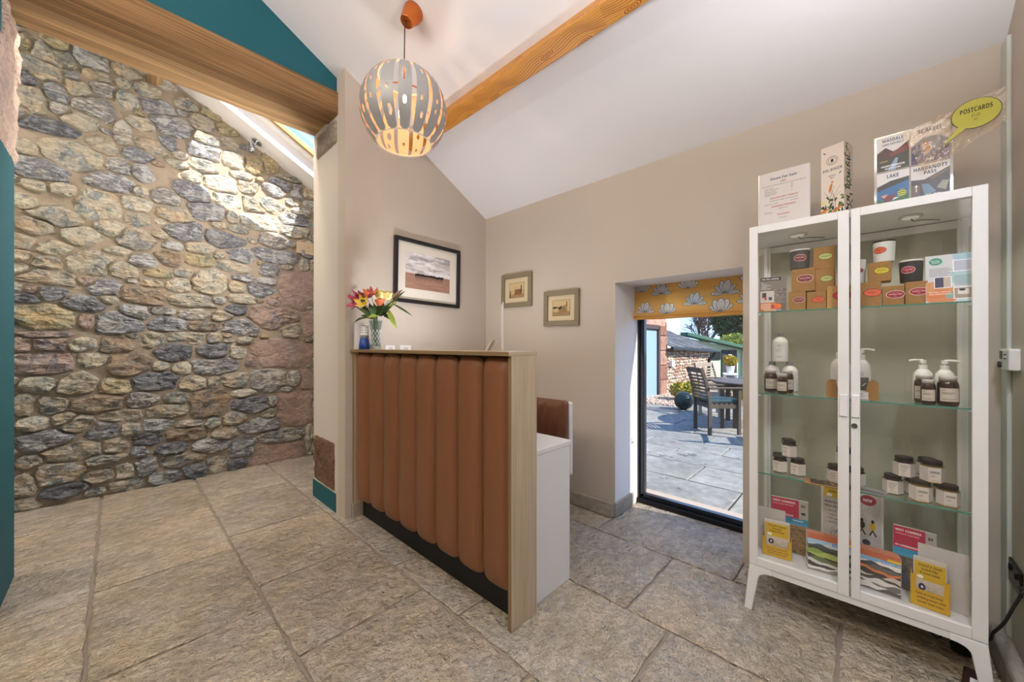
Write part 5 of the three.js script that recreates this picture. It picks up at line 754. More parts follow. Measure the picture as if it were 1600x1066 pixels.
  { const X = 2.23, z0 = zAt(1283, X), z1 = zAt(1381, X), w = z1 - z0, h = yAt(1330, 760, X) - S0, t = thing('map_notice', 'white framed notice with black text and cartoon walkers at the cabinet back', 'sign', [X, S0, (z0 + z1) / 2], TURN); part(t, 'frame', rbox(w, h, 0.012, 0.002, 0, h / 2, 0), M.white); part(t, 'sheet', flat(w * 0.93, h * 0.96, 0, 0.0066, 0, h / 2), cycle); }
  const rel = (lake) => print(drawTex(320, 384, (x, w, h) => { // a painted fell landscape in layered bands
    const bands = lake ? ['#7fb0d0', '#e8e4dc', '#2a2c2c', '#5a5a52', '#d8702c', '#1c1c1c', '#c9c2b4', '#3c3830', '#dcd8d0', '#6a6660', '#e2dfd8', '#4a4844'] : ['#9cc4dc', '#c8d4d8', '#3a4a48', '#24301c', '#7c9a3a', '#a8b450', '#1c2018', '#5c6a3c', '#d4d2cc', '#2c2a28', '#e0deda', '#8a8680'];
    x.fillStyle = bands[0]; x.fillRect(0, 0, w, h); bands.forEach((c, i) => { x.fillStyle = c; x.beginPath(); x.moveTo(0, h); const y0 = 74 + i * 26, p = rr(0, 6); for (let u = 0; u <= w; u += 8) x.lineTo(u, y0 + 14 * Math.sin(u / 60 + p) + 6 * Math.sin(u / 21 + p * 2) + rr(-2, 2)); x.lineTo(w, h); x.fill(); });
    x.fillStyle = '#c2602c'; x.fillRect(0, 0, w, 64); x.fillStyle = '#e0bc20'; x.fillRect(w * 0.7, 40, w * 0.3, 40); x.fillStyle = '#2a80c0'; x.fillRect(w * 0.55, 70, w * 0.45, 30); x.fillStyle = '#fff'; x.font = 'bold 18px sans-serif'; x.fillText('The English Lakes', w * 0.55 + 4, 92); }));
  const lakes = rel(true), hills = rel(false);
  for (let i = 0; i < 3; i++) { const X = 2.075, z0 = zAt(1262, X), z1 = zAt(1336, X), t = thing('walking_map', ['orange topped walking map, foremost of the three leaning left of the door gap', 'orange topped walking map, second of the three leaning left of the gap', 'orange topped walking map, rearmost of the three leaning left of the gap'][i], 'map', [X + i * 0.013, S0, (z0 + z1) / 2 - 0.004 * i], TURN + 0.1, 'walking maps left of the door gap'); const w = z1 - z0, h = 0.15, b = part(t, 'folds', [rbox(w, h, 0.005, 0.002, 0, h / 2, 0), rbox(w, h, 0.004, 0.002, 0, h / 2, -0.006)], std(0xd4d0ca)); b.rotation.x = -0.45; part(b, 'cover_print', flat(w * 0.985, h * 0.985, 0, 0.003, 0, h / 2), hills); }
  for (let i = 0; i < 4; i++) { const X = 2.06, z0 = zAt(1338, X), z1 = zAt(1408, X), t = thing('walking_map', ['orange topped lakes map, foremost of the pile right of the gap', 'orange topped lakes map, second of the pile right of the gap', 'orange topped lakes map, third of the pile right of the gap', 'orange topped lakes map, rearmost of the pile right of the gap'][i], 'map', [X + i * 0.014, S0, (z0 + z1) / 2 - 0.003 * i], TURN - 0.06, 'walking maps right of the door gap'); const w = z1 - z0, h = 0.145, b = part(t, 'folds', [rbox(w, h, 0.005, 0.002, 0, h / 2, 0), rbox(w, h, 0.004, 0.002, 0, h / 2, -0.006)], std(0xd4d0ca)); b.rotation.x = -0.5; part(b, 'cover_print', flat(w * 0.985, h * 0.985, 0, 0.003, 0, h / 2), lakes); }
  const yellowFront = print(drawTex(320, 256, (x, w, h) => { x.fillStyle = '#dcae12'; x.fillRect(0, 0, w, h); x.fillStyle = '#1a1608'; x.font = 'bold 26px serif'; ['Easy to read local', 'walking maps with', 'handy time ruler'].forEach((s, i) => x.fillText(s, 40 + i * 8, 150 + i * 36)); }));
  const yellowTop = (s) => print(drawTex(320, 384, (x, w, h) => { x.fillStyle = '#d8cdbc'; x.fillRect(0, 0, w, h); x.strokeStyle = 'rgba(130,100,70,.6)'; for (let i = 0; i < 40; i++) { x.beginPath(); x.moveTo(rr(0, w), rr(180, h)); x.bezierCurveTo(rr(0, w), rr(180, h), rr(0, w), rr(180, h), rr(0, w), rr(180, h)); x.stroke(); } x.fillStyle = '#dcb418'; x.fillRect(8, 20, w - 16, 150); x.fillStyle = '#1a1608'; x.font = 'bold 28px serif'; s.forEach((t, i) => { x.textAlign = 'center'; x.fillText(t, w / 2, 56 + i * 32); }); x.textAlign = 'left'; x.fillStyle = '#fff'; x.beginPath(); x.ellipse(64, 148, 34, 14, 0, 0, 7); x.fill(); x.fillStyle = '#241e4c'; x.beginPath(); x.ellipse(84, 232, 36, 30, 0, 0, 7); x.fill(); x.fillStyle = '#fff'; x.fillRect(74, 222, 20, 20); }));
  const yel = std(0xd8aa14, { roughness: 0.55 });
  function dispenser(label, l, r, trayTop, cardTop, backTop, bl, br, X, turn, lines) {
    const z0 = zAt(l, X), z1 = zAt(r, X), w = z1 - z0, hT = yAt((l + r) / 2, trayTop, X) - S0, hC = yAt((l + r) / 2, cardTop, X + 0.03) - S0, hB = yAt((bl + br) / 2, backTop, X + 0.06) - S0, t = thing('leaflet_dispenser', label, 'leaflet holder', [X + 0.022, S0, (z0 + z1) / 2], TURN + turn);
    const s = poly([[-w / 2, 0], [w / 2, 0], [w / 2, hT], [w / 2 - 0.012, hT], [w / 2 - 0.014, hT * 0.55], [-w / 2 + 0.014, hT * 0.55], [-w / 2 + 0.012, hT], [-w / 2, hT]]);
    const f = part(t, 'tray', [extr(s, 0.0025).translate(0, 0, 0.02), box(0.002, hT, 0.044, -w / 2 + 0.001, hT / 2, -0.002), box(0.002, hT, 0.044, w / 2 - 0.001, hT / 2, -0.002), box(w, 0.002, 0.044, 0, 0.001, -0.002)], yel);
    part(f, 'front_print', flat(w * 0.96, hT * 0.52, 0, 0.0232, 0, hT * 0.27), yellowFront);
    for (let i = 0; i < 3; i++) { const c = part(t, 'leaflet', rbox(w - 0.014, hC - 0.004, 0.004, 0.001, 0, hC / 2, 0.012 - i * 0.0075), std(0xd6cfc2)); if (!i) part(c, 'print', flat(w - 0.016, hC - 0.008, 0, 0.0147, 0, hC / 2), yellowTop(lines)); }
    const bw = (zAt(br, X + 0.05) - zAt(bl, X + 0.05)); part(t, 'backing_card', rbox(bw, hB, 0.003, 0.001, (zAt(bl, X + 0.05) + zAt(br, X + 0.05)) / 2 - (z0 + z1) / 2, hB / 2, -0.03), std(0xcfcac4, { roughness: 0.7 }));
  }
  yellowFront.map.repeat.set(1, 0.55); 
  dispenser('yellow leaflet dispenser with a grey backing card, left corner of the cabinet floor', 1191, 1236, 842, 812, 793, 1182, 1228, 2.075, 0.08, ['Around & About', 'Wasdale', '& Wast Water']);
  dispenser('yellow leaflet dispenser with a clear backing, right corner of the cabinet floor', 1424, 1486, 905, 873, 856, 1432, 1512, 2.05, -0.12, ['Around & About', 'Scafell Pike', '& Great Gable']);
}
// ---------- on top of the cabinet ----------
{
  const sheet = print(drawTex(384, 512, (x, w, h) => { x.fillStyle = '#d6cfcb'; x.fillRect(0, 0, w, h); x.textAlign = 'center'; x.fillStyle = '#1f3a5c'; x.font = 'bold 30px sans-serif'; x.fillText('Items For Sale', w / 2, 70); x.fillStyle = '#a83c30'; x.font = 'bold 17px sans-serif'; x.fillText('JAMS', w / 2, 100); x.fillText('LAKELAND GIFTS CANDLES', w / 2, 240); x.fillText('HANDMADE PRESERVES', w / 2, 318); x.fillText('POSTCARDS', w / 2, 396); x.fillText('GIFT CARDS, BOOKS & MAPS', w / 2, 476); x.fillStyle = '#3a3634'; x.font = '13px sans-serif'; x.fillText('Handmade in Cumbria with local fruit and natural flavours', w / 2, 122); x.fillText('£1.25 each', w / 2, 424); x.fillText('Small batch candles, poured by hand', w / 2, 262); x.fillText('Made for us', w / 2, 340); x.textAlign = 'left'; ['Jams  £4.50', 'Lemon Curd  £4.50', 'Chutney  £5.00', 'Damson preserve', 'Strawberry jam'].forEach((s, i) => x.fillText(s, 44, 146 + i * 15)); ['£8', '£4', '£9', '', '£5'].forEach((s, i) => x.fillText(s, 250, 140 + i * 15)); x.fillText('Each from  £12.00', 44, 290); x.fillText('£16 each', 250, 286); x.fillText('Gift boxed', 44, 366); }));
  const X = 2.12, a = onX(1186.5, 279, X), b = onX(1264.5, 250, X), w = b.z - a.z, h = (a.y + b.y) / 2 - CTOP, t = thing('price_notice', 'white printed price notice in a clear upright holder on the cabinet', 'sign', [X, CTOP, (a.z + b.z) / 2], TURN);
  part(t, 'holder', [rbox(w + 0.008, h, 0.004, 0.001, 0, h / 2, 0), rbox(w, 0.003, 0.07, 0.001, 0, 0.0015, 0.02)], phys(0xf4f4f2, { transmission: 0.4, roughness: 0.1, thickness: 0 })); part(t, 'sheet', flat(w, h * 0.985, 0, 0.0026, 0, h / 2), sheet);
  // bottle carton
  const X2 = 2.10, z0 = zAt(1287, X2), z1 = zAt(1326, X2), w2 = z1 - z0, h2 = yAt(1306, 225, X2) - CTOP, c = thing('bottle_carton', 'tall cream gift carton printed with leaves and an orange fish', 'box', [X2 + w2 / 2, CTOP, (z0 + z1) / 2], TURN - 0.3);
  const leafy = (x, w, h, n, y0) => { for (let i = 0; i < n; i++) { x.save(); x.translate(rr(0, w), rr(y0, h)); x.rotate(rr(0, 6.28)); x.fillStyle = ['#39512e', '#26351f', '#5c7440', '#7c8a4c', '#20281a'][i % 5]; x.beginPath(); x.ellipse(0, 0, rr(14, 34), rr(6, 13), 0, 0, 7); x.fill(); x.restore(); } };
  const front = print(drawTex(256, 720, (x, w, h) => { x.fillStyle = '#ddd0c2'; x.fillRect(0, 0, w, h); x.strokeStyle = '#7d7058'; x.lineWidth = 3; for (let i = 0; i < 9; i++) { x.beginPath(); x.moveTo(128, h); x.quadraticCurveTo(rr(20, 236), 560, rr(30, 230), rr(370, 480)); x.stroke(); } leafy(x, w, h, 40, 590); leafy(x, w, 560, 6, 480); x.fillStyle = '#c9741e'; for (const [a, b, r] of [[110, 420, 1.9], [190, 640, -0.5], [40, 640, -0.3]]) { x.save(); x.translate(a, b); x.rotate(r); x.beginPath(); x.ellipse(0, 0, 44, 15, 0, 0, 7); x.moveTo(-40, 0); x.lineTo(-66, -16); x.lineTo(-66, 16); x.fill(); x.restore(); } x.fillStyle = '#d8cc7a'; x.beginPath(); x.ellipse(24, 560, 26, 20, 0, 0, 7); x.fill(); x.strokeStyle = '#4a3f3c'; x.lineWidth = 4; x.beginPath(); x.ellipse(126, 150, 62, 42, 0, 0, 7); x.stroke(); x.beginPath(); x.ellipse(126, 150, 44, 28, 0, 0, 7); x.stroke(); x.fillStyle = '#3a302e'; x.beginPath(); x.ellipse(126, 150, 17, 17, 0, 0, 7); x.fill(); x.textAlign = 'center'; x.font = 'bold 37px serif'; x.fillText('POL ROGER', 128, 252); x.font = 'bold 17px serif'; x.fillText('RÉSERVE', 128, 306); x.fillText('BRUT', 128, 328); x.fillStyle = '#3b3732'; x.beginPath(); x.ellipse(40, 60, 18, 5, 0.6, 0, 7); x.ellipse(216, 290, 18, 5, -0.6, 0, 7); x.fill(); }));
  const side = print(drawTex(160, 720, (x, w, h) => { x.fillStyle = '#d6c9bb'; x.fillRect(0, 0, w, h); leafy(x, w, h, 34, 0); x.save(); x.translate(112, 680); x.rotate(-Math.PI / 2); x.fillStyle = '#15120f'; x.font = 'bold 96px serif'; x.fillText('POL ROGER', 0, 0); x.restore(); }));
  part(c, 'carton', rbox(w2, h2, w2, 0.002, 0, h2 / 2, 0), std(0xd8cbbd, { roughness: 0.6 })); part(c, 'front_print', flat(w2 * 0.985, h2 * 0.99, 0, w2 / 2 + 0.0006, 0, h2 / 2), front); part(c, 'side_print', new THREE.PlaneGeometry(w2 * 0.985, h2 * 0.99).rotateY(Math.PI / 2).translate(w2 / 2 + 0.0006, h2 / 2, 0), side);
  part(c, 'carry_tab', rbox(w2 * 0.5, 0.008, 0.003, 0.001, 0, h2 + 0.004, 0), std(0xcabdaf, { roughness: 0.6 }));
  // postcards in an upright acrylic stand
  const X3 = 2.10, zl = zAt(1369, X3), zm = zAt(1422, X3), zr = zAt(1486, X3), yt = yAt(1369, 217, X3), H = yt - CTOP, pc = thing('postcard_stand', 'clear stand of four bright landscape postcards on the cabinet top', 'postcard stand', [X3, CTOP, (zl + zr) / 2], TURN), W3 = zr - zl;
  part(pc, 'stand', [rbox(W3 + 0.012, H + 0.006, 0.004, 0.001, 0, H / 2, -0.004), rbox(W3 + 0.012, 0.003, 0.06, 0.001, 0, 0.0015, 0.02)], phys(0xf6f6f4, { transmission: 0.7, roughness: 0.06, thickness: 0 }));
  const card = (fn) => print(drawTex(256, 288, (x, w, h) => { x.fillStyle = '#d9d6d6'; x.fillRect(0, 0, w, h); x.textAlign = 'center'; fn(x, w, h); }), { roughness: 0.35 });
  const hill = (x, c, pts) => { x.fillStyle = c; x.beginPath(); pts.forEach(([a, b], i) => i ? x.lineTo(a, b) : x.moveTo(a, b)); x.fill(); };
  const cards = [
    card((x, w, h) => { x.fillStyle = '#122a48'; x.font = 'bold 38px sans-serif'; x.fillText('WASDALE', w / 2, 46); x.font = 'bold 25px sans-serif'; x.fillText('LAKE DISTRICT', w / 2, 76); hill(x, '#3a1418', [[0, 130], [70, 92], [140, 140], [256, 70], [256, 288], [0, 288]]); hill(x, '#6a1c1e', [[90, 150], [256, 90], [256, 170], [120, 180]]); hill(x, '#1c2416', [[0, 200], [256, 150], [256, 288], [0, 288]]); hill(x, '#7d98b8', [[150, 190], [172, 196], [150, 288], [84, 288]]); x.fillStyle = '#8a7240'; x.fillRect(20, 200, 70, 12); x.fillStyle = '#fff'; x.font = 'bold 19px sans-serif'; x.fillText('HIGHEST MOUNTAIN', 128, 256); x.fillText('DEEPEST LAKE', 128, 278); }),
    card((x, w, h) => { x.fillStyle = '#1a2444'; x.font = 'bold 42px sans-serif'; x.fillText('SCAFELL', w / 2, 46); hill(x, '#8a90a4', [[0, 140], [90, 80], [180, 90], [256, 140], [256, 288], [0, 288]]); hill(x, '#5c4a6c', [[0, 190], [90, 150], [170, 210], [256, 180], [256, 288], [0, 288]]); hill(x, '#b88a64', [[70, 130], [110, 110], [140, 190], [100, 230]]); hill(x, '#3a4468', [[0, 150], [60, 130], [80, 230], [0, 260]]); x.fillStyle = '#fff'; x.font = 'bold 24px sans-serif'; x.fillText('PIKE', 128, 276); }),
    card((x, w, h) => { x.fillStyle = '#14224c'; x.font = 'bold 42px sans-serif'; x.fillText('LAKE', w / 2, 48); hill(x, '#1c1a1c', [[0, 110], [110, 74], [256, 60], [256, 150], [0, 160]]); hill(x, '#1f5f94', [[0, 150], [256, 90], [256, 210], [0, 230]]); hill(x, '#1d5a2c', [[0, 220], [120, 240], [256, 200], [256, 288], [0, 288]]); hill(x, '#6a2430', [[40, 200], [160, 190], [120, 240], [60, 244]]); hill(x, '#c89a78', [[30, 190], [90, 180], [60, 214]]); x.fillStyle = '#c8d03a'; x.beginPath(); x.ellipse(200, 190, 36, 32, 0, 0, 7); x.fill(); x.fillStyle = '#14301c'; for (let i = 0; i < 4; i++) x.fillRect(164, 164 + i * 16, 72, 7); }),
    card((x, w, h) => { x.fillStyle = '#16324c'; x.font = 'bold 38px sans-serif'; x.fillText('HARDKNOTT', w / 2, 44); x.fillText('PASS', w / 2, 80); hill(x, '#2c1a1c', [[0, 110], [90, 120], [256, 50], [256, 288], [0, 288]]); hill(x, '#6a4a2c', [[120, 110], [256, 60], [256, 76], [140, 130]]); hill(x, '#5c7a90', [[70, 150], [120, 160], [170, 230], [90, 250]]); hill(x, '#5a4034', [[0, 150], [60, 160], [60, 250], [0, 288]]); hill(x, '#8a8a72', [[170, 200], [210, 150], [250, 160], [230, 230]]); x.fillStyle = '#f0ece4'; x.beginPath(); x.moveTo(36, 150); x.lineTo(48, 172); x.lineTo(24, 172); x.fill(); x.fillRect(33, 176, 6, 36); x.font = 'bold 20px sans-serif'; x.fillText('ALT. 393m', 150, 254); x.fillText("LAKELAND'S STEEPEST ROAD", 150, 278); }),
  ];
  const wl = zm - zl, wr = zr - zm, hb = H * 0.49;
  [[-W3 / 2 + wl / 2, H - hb / 2 - 0.002, wl], [W3 / 2 - wr / 2, H - hb / 2 - 0.002, wr], [-W3 / 2 + wl / 2, hb / 2 + 0.001, wl], [W3 / 2 - wr / 2, hb / 2 + 0.001, wr]].forEach(([x, y, w], i) => { const p = part(pc, 'postcard', rbox(w - 0.003, hb - 0.003, 0.0016, 0.0005, x, y, 0), std(0xd9d6d6)); part(p, 'print', flat(w - 0.005, hb - 0.005, 0, 0.0013, x, y), cards[i]); });
  // clear bag with a speech bubble ticket
  const bag = thing('postcard_bag', 'crumpled clear plastic bag hung over the postcards towards the front wall', 'bag', [2.085, 0, 0], TURN);
  const film = phys(0xfff4e6, { transmission: 0.86, roughness: 0.1, ior: 1.9, thickness: 0, specularIntensity: 1 }); film.side = THREE.DoubleSide;
  const A = onX(1410, 210, 2.085), B = onX(1572, 138, 2.085), C2 = onX(1572, 192, 2.085), D = onX(1440, 272, 2.085), P = [], idx = [], NU = 60, NV = 40;
  for (let j = 0; j <= NV; j++) for (let i = 0; i <= NU; i++) { const u = i / NU, v = j / NV, z = (A.z + (B.z - A.z) * u) * (1 - v) + (D.z + (C2.z - D.z) * u) * v, y = (A.y + (B.y - A.y) * u) * (1 - v) + (D.y + (C2.y - D.y) * u) * v; P.push(z, y + 0.004 * lump(u * 9, v * 7, 4), 0.012 + 0.026 * Math.abs(lump(u * 10 + v * 5, v * 7 - u * 3, 9)) + 0.009 * lump(u * 24, v * 22, 2)); if (j < NV && i < NU) { const q = j * (NU + 1) + i; idx.push(q, q + NU + 1, q + 1, q + 1, q + NU + 1, q + NU + 2); } }
  const bg = new THREE.BufferGeometry(); bg.setAttribute('position', new THREE.BufferAttribute(new Float32Array(P), 3)); bg.setIndex(idx); bg.computeVertexNormals(); part(bag, 'film', bg, film);
  const O = onX(1521, 185, 2.085), ow = onX(1559, 185, 2.085).z - onX(1483, 185, 2.085).z, oh = 0.098, tk = thing('price_ticket', 'yellow green speech bubble price ticket inside the clear bag', 'sign', [2.045, O.y, O.z], TURN);
  const bub = new THREE.Shape(); for (let i = 0; i <= 60; i++) { const th = -2.0 + i / 60 * 5.9, x = Math.cos(th) * ow / 2, y = Math.sin(th) * oh / 2; i ? bub.lineTo(x, y) : bub.moveTo(x, y); } bub.lineTo(-ow * 0.72, -oh * 0.92); bub.closePath();
  const big = new THREE.Shape(bub.getPoints().map((p) => p.clone().multiplyScalar(1.035)));
  part(tk, 'border', extr(big, 0.0012), M.black); part(tk, 'card', extr(bub, 0.0012).translate(0, 0, 0.0008), std(0xb5b03c, { roughness: 0.5 }));
  const tx = new THREE.PlaneGeometry(ow * 0.8, oh * 0.62).translate(0, 0, 0.0026); part(tk, 'lettering', tx, print(drawTex(384, 160, (x, w, h) => { x.fillStyle = '#b5b03c'; x.fillRect(0, 0, w, h); x.fillStyle = '#1c1a10'; x.textAlign = 'center'; x.font = 'bold 58px sans-serif'; x.fillText('POSTCARDS', w / 2, 62); x.font = '34px sans-serif'; x.fillText('£1.25', w / 2, 108); x.font = '20px sans-serif'; x.fillText('each', w / 2, 140); })));
}
// ---------- glazed door and blind in the low opening ----------
{
  const d = new THREE.Group(); d.name = 'door_1'; d.userData.kind = 'structure'; d.userData.label = 'single glazed door with a slim dark metal frame'; scene.add(d);
  const navy = phys(0x121b26, { roughness: 0.28, metalness: 0.4, clearcoat: 0.5 }), z0 = -1.3, z1 = -0.48, zc = (z0 + z1) / 2;
  part(d, 'door_frame', [rbox(0.06, 1.66, 0.03, 0.003, 2.80, 0.83, z0 + 0.012), rbox(0.06, 1.66, 0.03, 0.003, 2.80, 0.83, z1 - 0.012), rbox(0.06, 0.03, z1 - z0, 0.003, 2.80, 1.645, zc)], navy);
  part(d, 'door_leaf', [rbox(0.045, 1.6, 0.034, 0.004, 2.805, 0.83, z0 + 0.042), rbox(0.045, 1.6, 0.034, 0.004, 2.805, 0.83, z1 - 0.042), rbox(0.045, 0.04, z1 - z0 - 0.06, 0.004, 2.805, 1.61, zc), rbox(0.045, 0.03, z1 - z0 - 0.06, 0.004, 2.805, 0.052, zc)], navy);
  part(d, 'threshold', rbox(0.075, 0.034, z1 - z0, 0.004, 2.79, 0.017, zc), M.blackMetal);
  part(d, 'pane', box(0.006, 1.56, z1 - z0 - 0.11, 2.808, 0.83, zc), M.glass);
  const cloth = drawTex(1024, 384, (x, w, h) => {
    x.fillStyle = '#ecb560'; x.fillRect(0, 0, w, h); for (let i = 0; i < 700; i++) { x.fillStyle = `rgba(${i % 2 ? 255 : 120},${i % 2 ? 200 : 70},40,.05)`; x.fillRect(rr(0, w), rr(0, h), rr(10, 60), 1.5); }
    const petal = (a, l, b) => { x.save(); x.rotate(a); x.beginPath(); x.moveTo(0, 0); x.bezierCurveTo(-b, -l * 0.35, -b * 0.8, -l * 0.8, 0, -l); x.bezierCurveTo(b * 0.8, -l * 0.8, b, -l * 0.35, 0, 0); x.fillStyle = '#f0ece2'; x.fill(); x.strokeStyle = '#6f7378'; x.lineWidth = 3.5; x.stroke(); x.lineWidth = 2; for (const k of [-0.45, 0, 0.45]) { x.beginPath(); x.moveTo(0, -4); x.quadraticCurveTo(k * b, -l * 0.5, k * b * 0.5, -l * 0.8); x.stroke(); } x.restore(); };
    const lotus = (cx, cy, s, open) => { x.save(); x.translate(cx, cy + 12); x.scale(s * 1.36, s * 1.36); if (open) { [-1.0, 1.0].forEach((a) => petal(a, 74, 22)); [-0.45, 0.45, 0].forEach((a) => petal(a, 88, 30)); } else { [-1.55, 1.55, -0.85, 0.85].forEach((a) => petal(a, 74, 20)); petal(-0.25, 84, 26); petal(0.2, 88, 28); } x.restore(); };
    [[70, 60, 1, 1], [260, 96, 1, 0], [500, 70, 1.05, 1], [800, 150, 1.1, 0], [990, 70, 1, 1], [110, 290, 0.95, 0], [320, 320, 1, 1], [560, 235, 1, 0], [770, 330, 1.1, 1], [985, 250, 1, 0]].forEach((a) => lotus(...a));
  });
  const b = thing('roman_blind', 'mustard roman blind printed with white lotus flowers, half raised over the glazed door', 'blind'), X = 2.72, P = [], UV = [], idx = [], prof = [[0, 1.652], [-0.002, 1.60], [-0.006, 1.54], [-0.010, 1.48], [-0.016, 1.445], [-0.026, 1.432], [-0.022, 1.420], [-0.012, 1.418], [-0.020, 1.408], [-0.018, 1.398], [-0.004, 1.397], [0.012, 1.41], [0.014, 1.45]], N = 24;
  prof.forEach(([x, y], j) => { for (let i = 0; i <= N; i++) { P.push(X + x + 0.002 * Math.sin(i * 1.1 + j), y + 0.0015 * Math.sin(i * 0.7), -1.286 + i / N * 0.79); UV.push(i / N, Math.max(0, (y - 1.40) / 0.255)); if (j < prof.length - 1 && i < N) { const q = j * (N + 1) + i; idx.push(q, q + N + 1, q + 1, q + 1, q + N + 1, q + N + 2); } } });
  const g = new THREE.BufferGeometry(); g.setAttribute('position', new THREE.BufferAttribute(new Float32Array(P), 3)); g.setAttribute('uv', new THREE.BufferAttribute(new Float32Array(UV), 2)); g.setIndex(idx); g.computeVertexNormals();
  const cm = phys(0xffffff, { map: cloth, roughness: 0.9, transmission: 0.3, thickness: 0 }); cm.side = THREE.DoubleSide;
  part(b, 'fabric', g, cm); part(b, 'headrail', rbox(0.03, 0.03, 0.79, 0.003, X + 0.022, 1.638, -0.891), M.white);
  part(b, 'control_chain', tube([[X + 0.01, 1.63, -1.288], [X + 0.012, 1.1, -1.287], [X + 0.01, 0.7, -1.287]], 0.0018, 20, 5), M.white);
  const q = onZ(987, 688, -1.29); solo('chain_cleat', 'tiny white chain guide on the sunlit left reveal of the opening', 'cleat', [rbox(0.02, 0.05, 0.008, 0.003, 0, 0, 0.004), cyl(0.007, 0.007, 0.014).rotateX(Math.PI / 2).translate(0, -0.008, 0.012)], M.white, [q.x, q.y, -1.29]);
}
// ---------- outdoors ----------
const G = -0.03;
const P3 = (px, py, d) => rayAt(px, py).multiplyScalar(d).add(V(0, EYE, 0));
{
  const gravelMap = dataTex(N5, (i) => { const x = i % N5, y = Math.floor(i / N5), j = y * 2 * N10 + x * 2, q = 0.45 + 0.9 * (fB[j] - 0.35); return [q * 1.02, q * 0.98, q * 0.92]; }, 0.5, 0.5);
  struct('ground', muv(box(90, 0.1, 90, 20, G - 0.12, 0)), std(0xa79c8e, { roughness: 0.95, map: gravelMap }));
  const patio = struct('patio', muv(box(5.9, 0.08, 9, 5.8, G - 0.072, -1.4)), std(0x5d5a54, { roughness: 0.95 }));
  const pave = [0x9b9c98, 0x969895, 0xa1a19b, 0x929593].map((c) => std(c, { roughness: 0.85, map: paveMap, bumpMap: flagBump, bumpScale: 0.003 }));
  const rows = [2.86, 3.6, 4.125, 4.655, 5.06, 5.56, 6.07, 6.55, 7.05, 7.55, 8.1, 8.7], off = [-0.76, -1.2, -1.64, -1.19, -1.5, -0.9, -1.3, -1.7, -1.0, -1.45, -1.1];
  rows.slice(0, -1).forEach((x0, r) => { for (let k = -5; k < 4; k++) { const z0 = off[r] + k * 0.9; slab(patio, 'paving_slab', x0, rows[r + 1], z0, z0 + 0.9, pave[Math.floor(rnd() * 4)], { y: G, step: 0.22, gap: 0.006, jit: 0.003 }); } });
  // gravel bed by the outbuilding
  const peb = new THREE.InstancedMesh(new THREE.IcosahedronGeometry(1, 1), std(0xffffff, { roughness: 0.9 }), 2600), m4 = new THREE.Matrix4(), qq = new THREE.Quaternion(), cc = new THREE.Color(); peb.name = 'gravel';
  for (let i = 0; i < 2600; i++) { const u = rnd(), x = 7.75 + u * 3.6, z = -3.75 + rnd() * Math.max(0.15, 1.0 - Math.abs(u - 0.05) * 1.1), s = rr(0.012, 0.032); m4.compose(V(x, G + 0.004 + rr(0, 0.012), z), qq.setFromEuler(new THREE.Euler(rr(0, 3), rr(0, 3), 0)), V(s, s * 0.6, s * 0.8)); peb.setMatrixAt(i, m4); peb.setColorAt(i, cc.set([0xb5a08a, 0x9a9088, 0xc7b9a6, 0x8a7c70, 0xa88c7c][i % 5])); }
  peb.castShadow = peb.receiveShadow = true; scene.add(peb); tag(peb, 'loose brown and grey gravel strip along the outbuilding wall', 'gravel', null, 'stuff');
  // outbuilding with a blue boarded door and a slated lean-to
  const ob = thing('outbuilding', 'red sandstone outbuilding with a blue boarded door and a slated lean-to', 'building'), zW = -3.76, sand = std(0xa8785f, { roughness: 0.95, map: rockMap, bumpMap: rockBump, bumpScale: 0.02 });
  part(ob, 'wall', muv([box(1.2, 4.2, 0.4, 7.55, 2.0, zW - 0.2), box(0.62, 4.2, 0.4, 9.42, 2.0, zW - 0.2), box(0.96, 2.3, 0.4, 8.63, 2.99, zW - 0.2), box(2.6, 4.2, 0.1, 8.45, 2.0, -7.5)].reduce((a, b) => join([a, b]))), std(0x9a6d55, { roughness: 0.95, map: rockMap, bumpMap: rockBump, bumpScale: 0.03 }));
  part(ob, 'side_wall', muv(box(0.4, 4.2, 3.7, 9.52, 2.0, -5.8)), sand);
  part(ob, 'lintel', muv(rbox(1.62, 0.24, 0.1, 0.02, 8.74, 1.80, zW + 0.01)), std(0xc4927a, { roughness: 0.9, map: rockMap }));
  for (let i = 0; i < 5; i++) part(ob, 'quoin', muv(rbox(i % 2 ? 0.5 : 0.42, 0.36, 0.08, 0.025, 9.46, 0.15 + i * 0.37, zW + 0.015), '', i, i), std([0xb0846c, 0x9a6a54, 0xb8907a][i % 3], { roughness: 0.95, map: rockMap, bumpMap: rockBump, bumpScale: 0.03 }));
  part(ob, 'door_frame', [box(0.09, 1.68, 0.12, 9.13, 0.81, zW + 0.02), box(0.98, 0.1, 0.12, 8.65, 1.65, zW + 0.02)], std(0x3a2a26, { roughness: 0.7 }));
  const dr = part(ob, 'door', box(0.9, 1.62, 0.03, 8.64, 0.78, zW - 0.005), std(0x5a7488, { roughness: 0.6 }));
  for (let i = 0; i < 9; i++) part(dr, 'board', rbox(0.094, 1.6, 0.024, 0.006, 8.24 + i * 0.1, 0.78, zW + 0.018), std(0x7d98ab, { roughness: 0.6 }));
  const lw = muv(box(3.7, 1.2, 0.35, 11.5, 0.53, zW - 0.175)); part(ob, 'lean_to_wall', lw, std(0x8a7462, { roughness: 0.95, map: rockMap }));
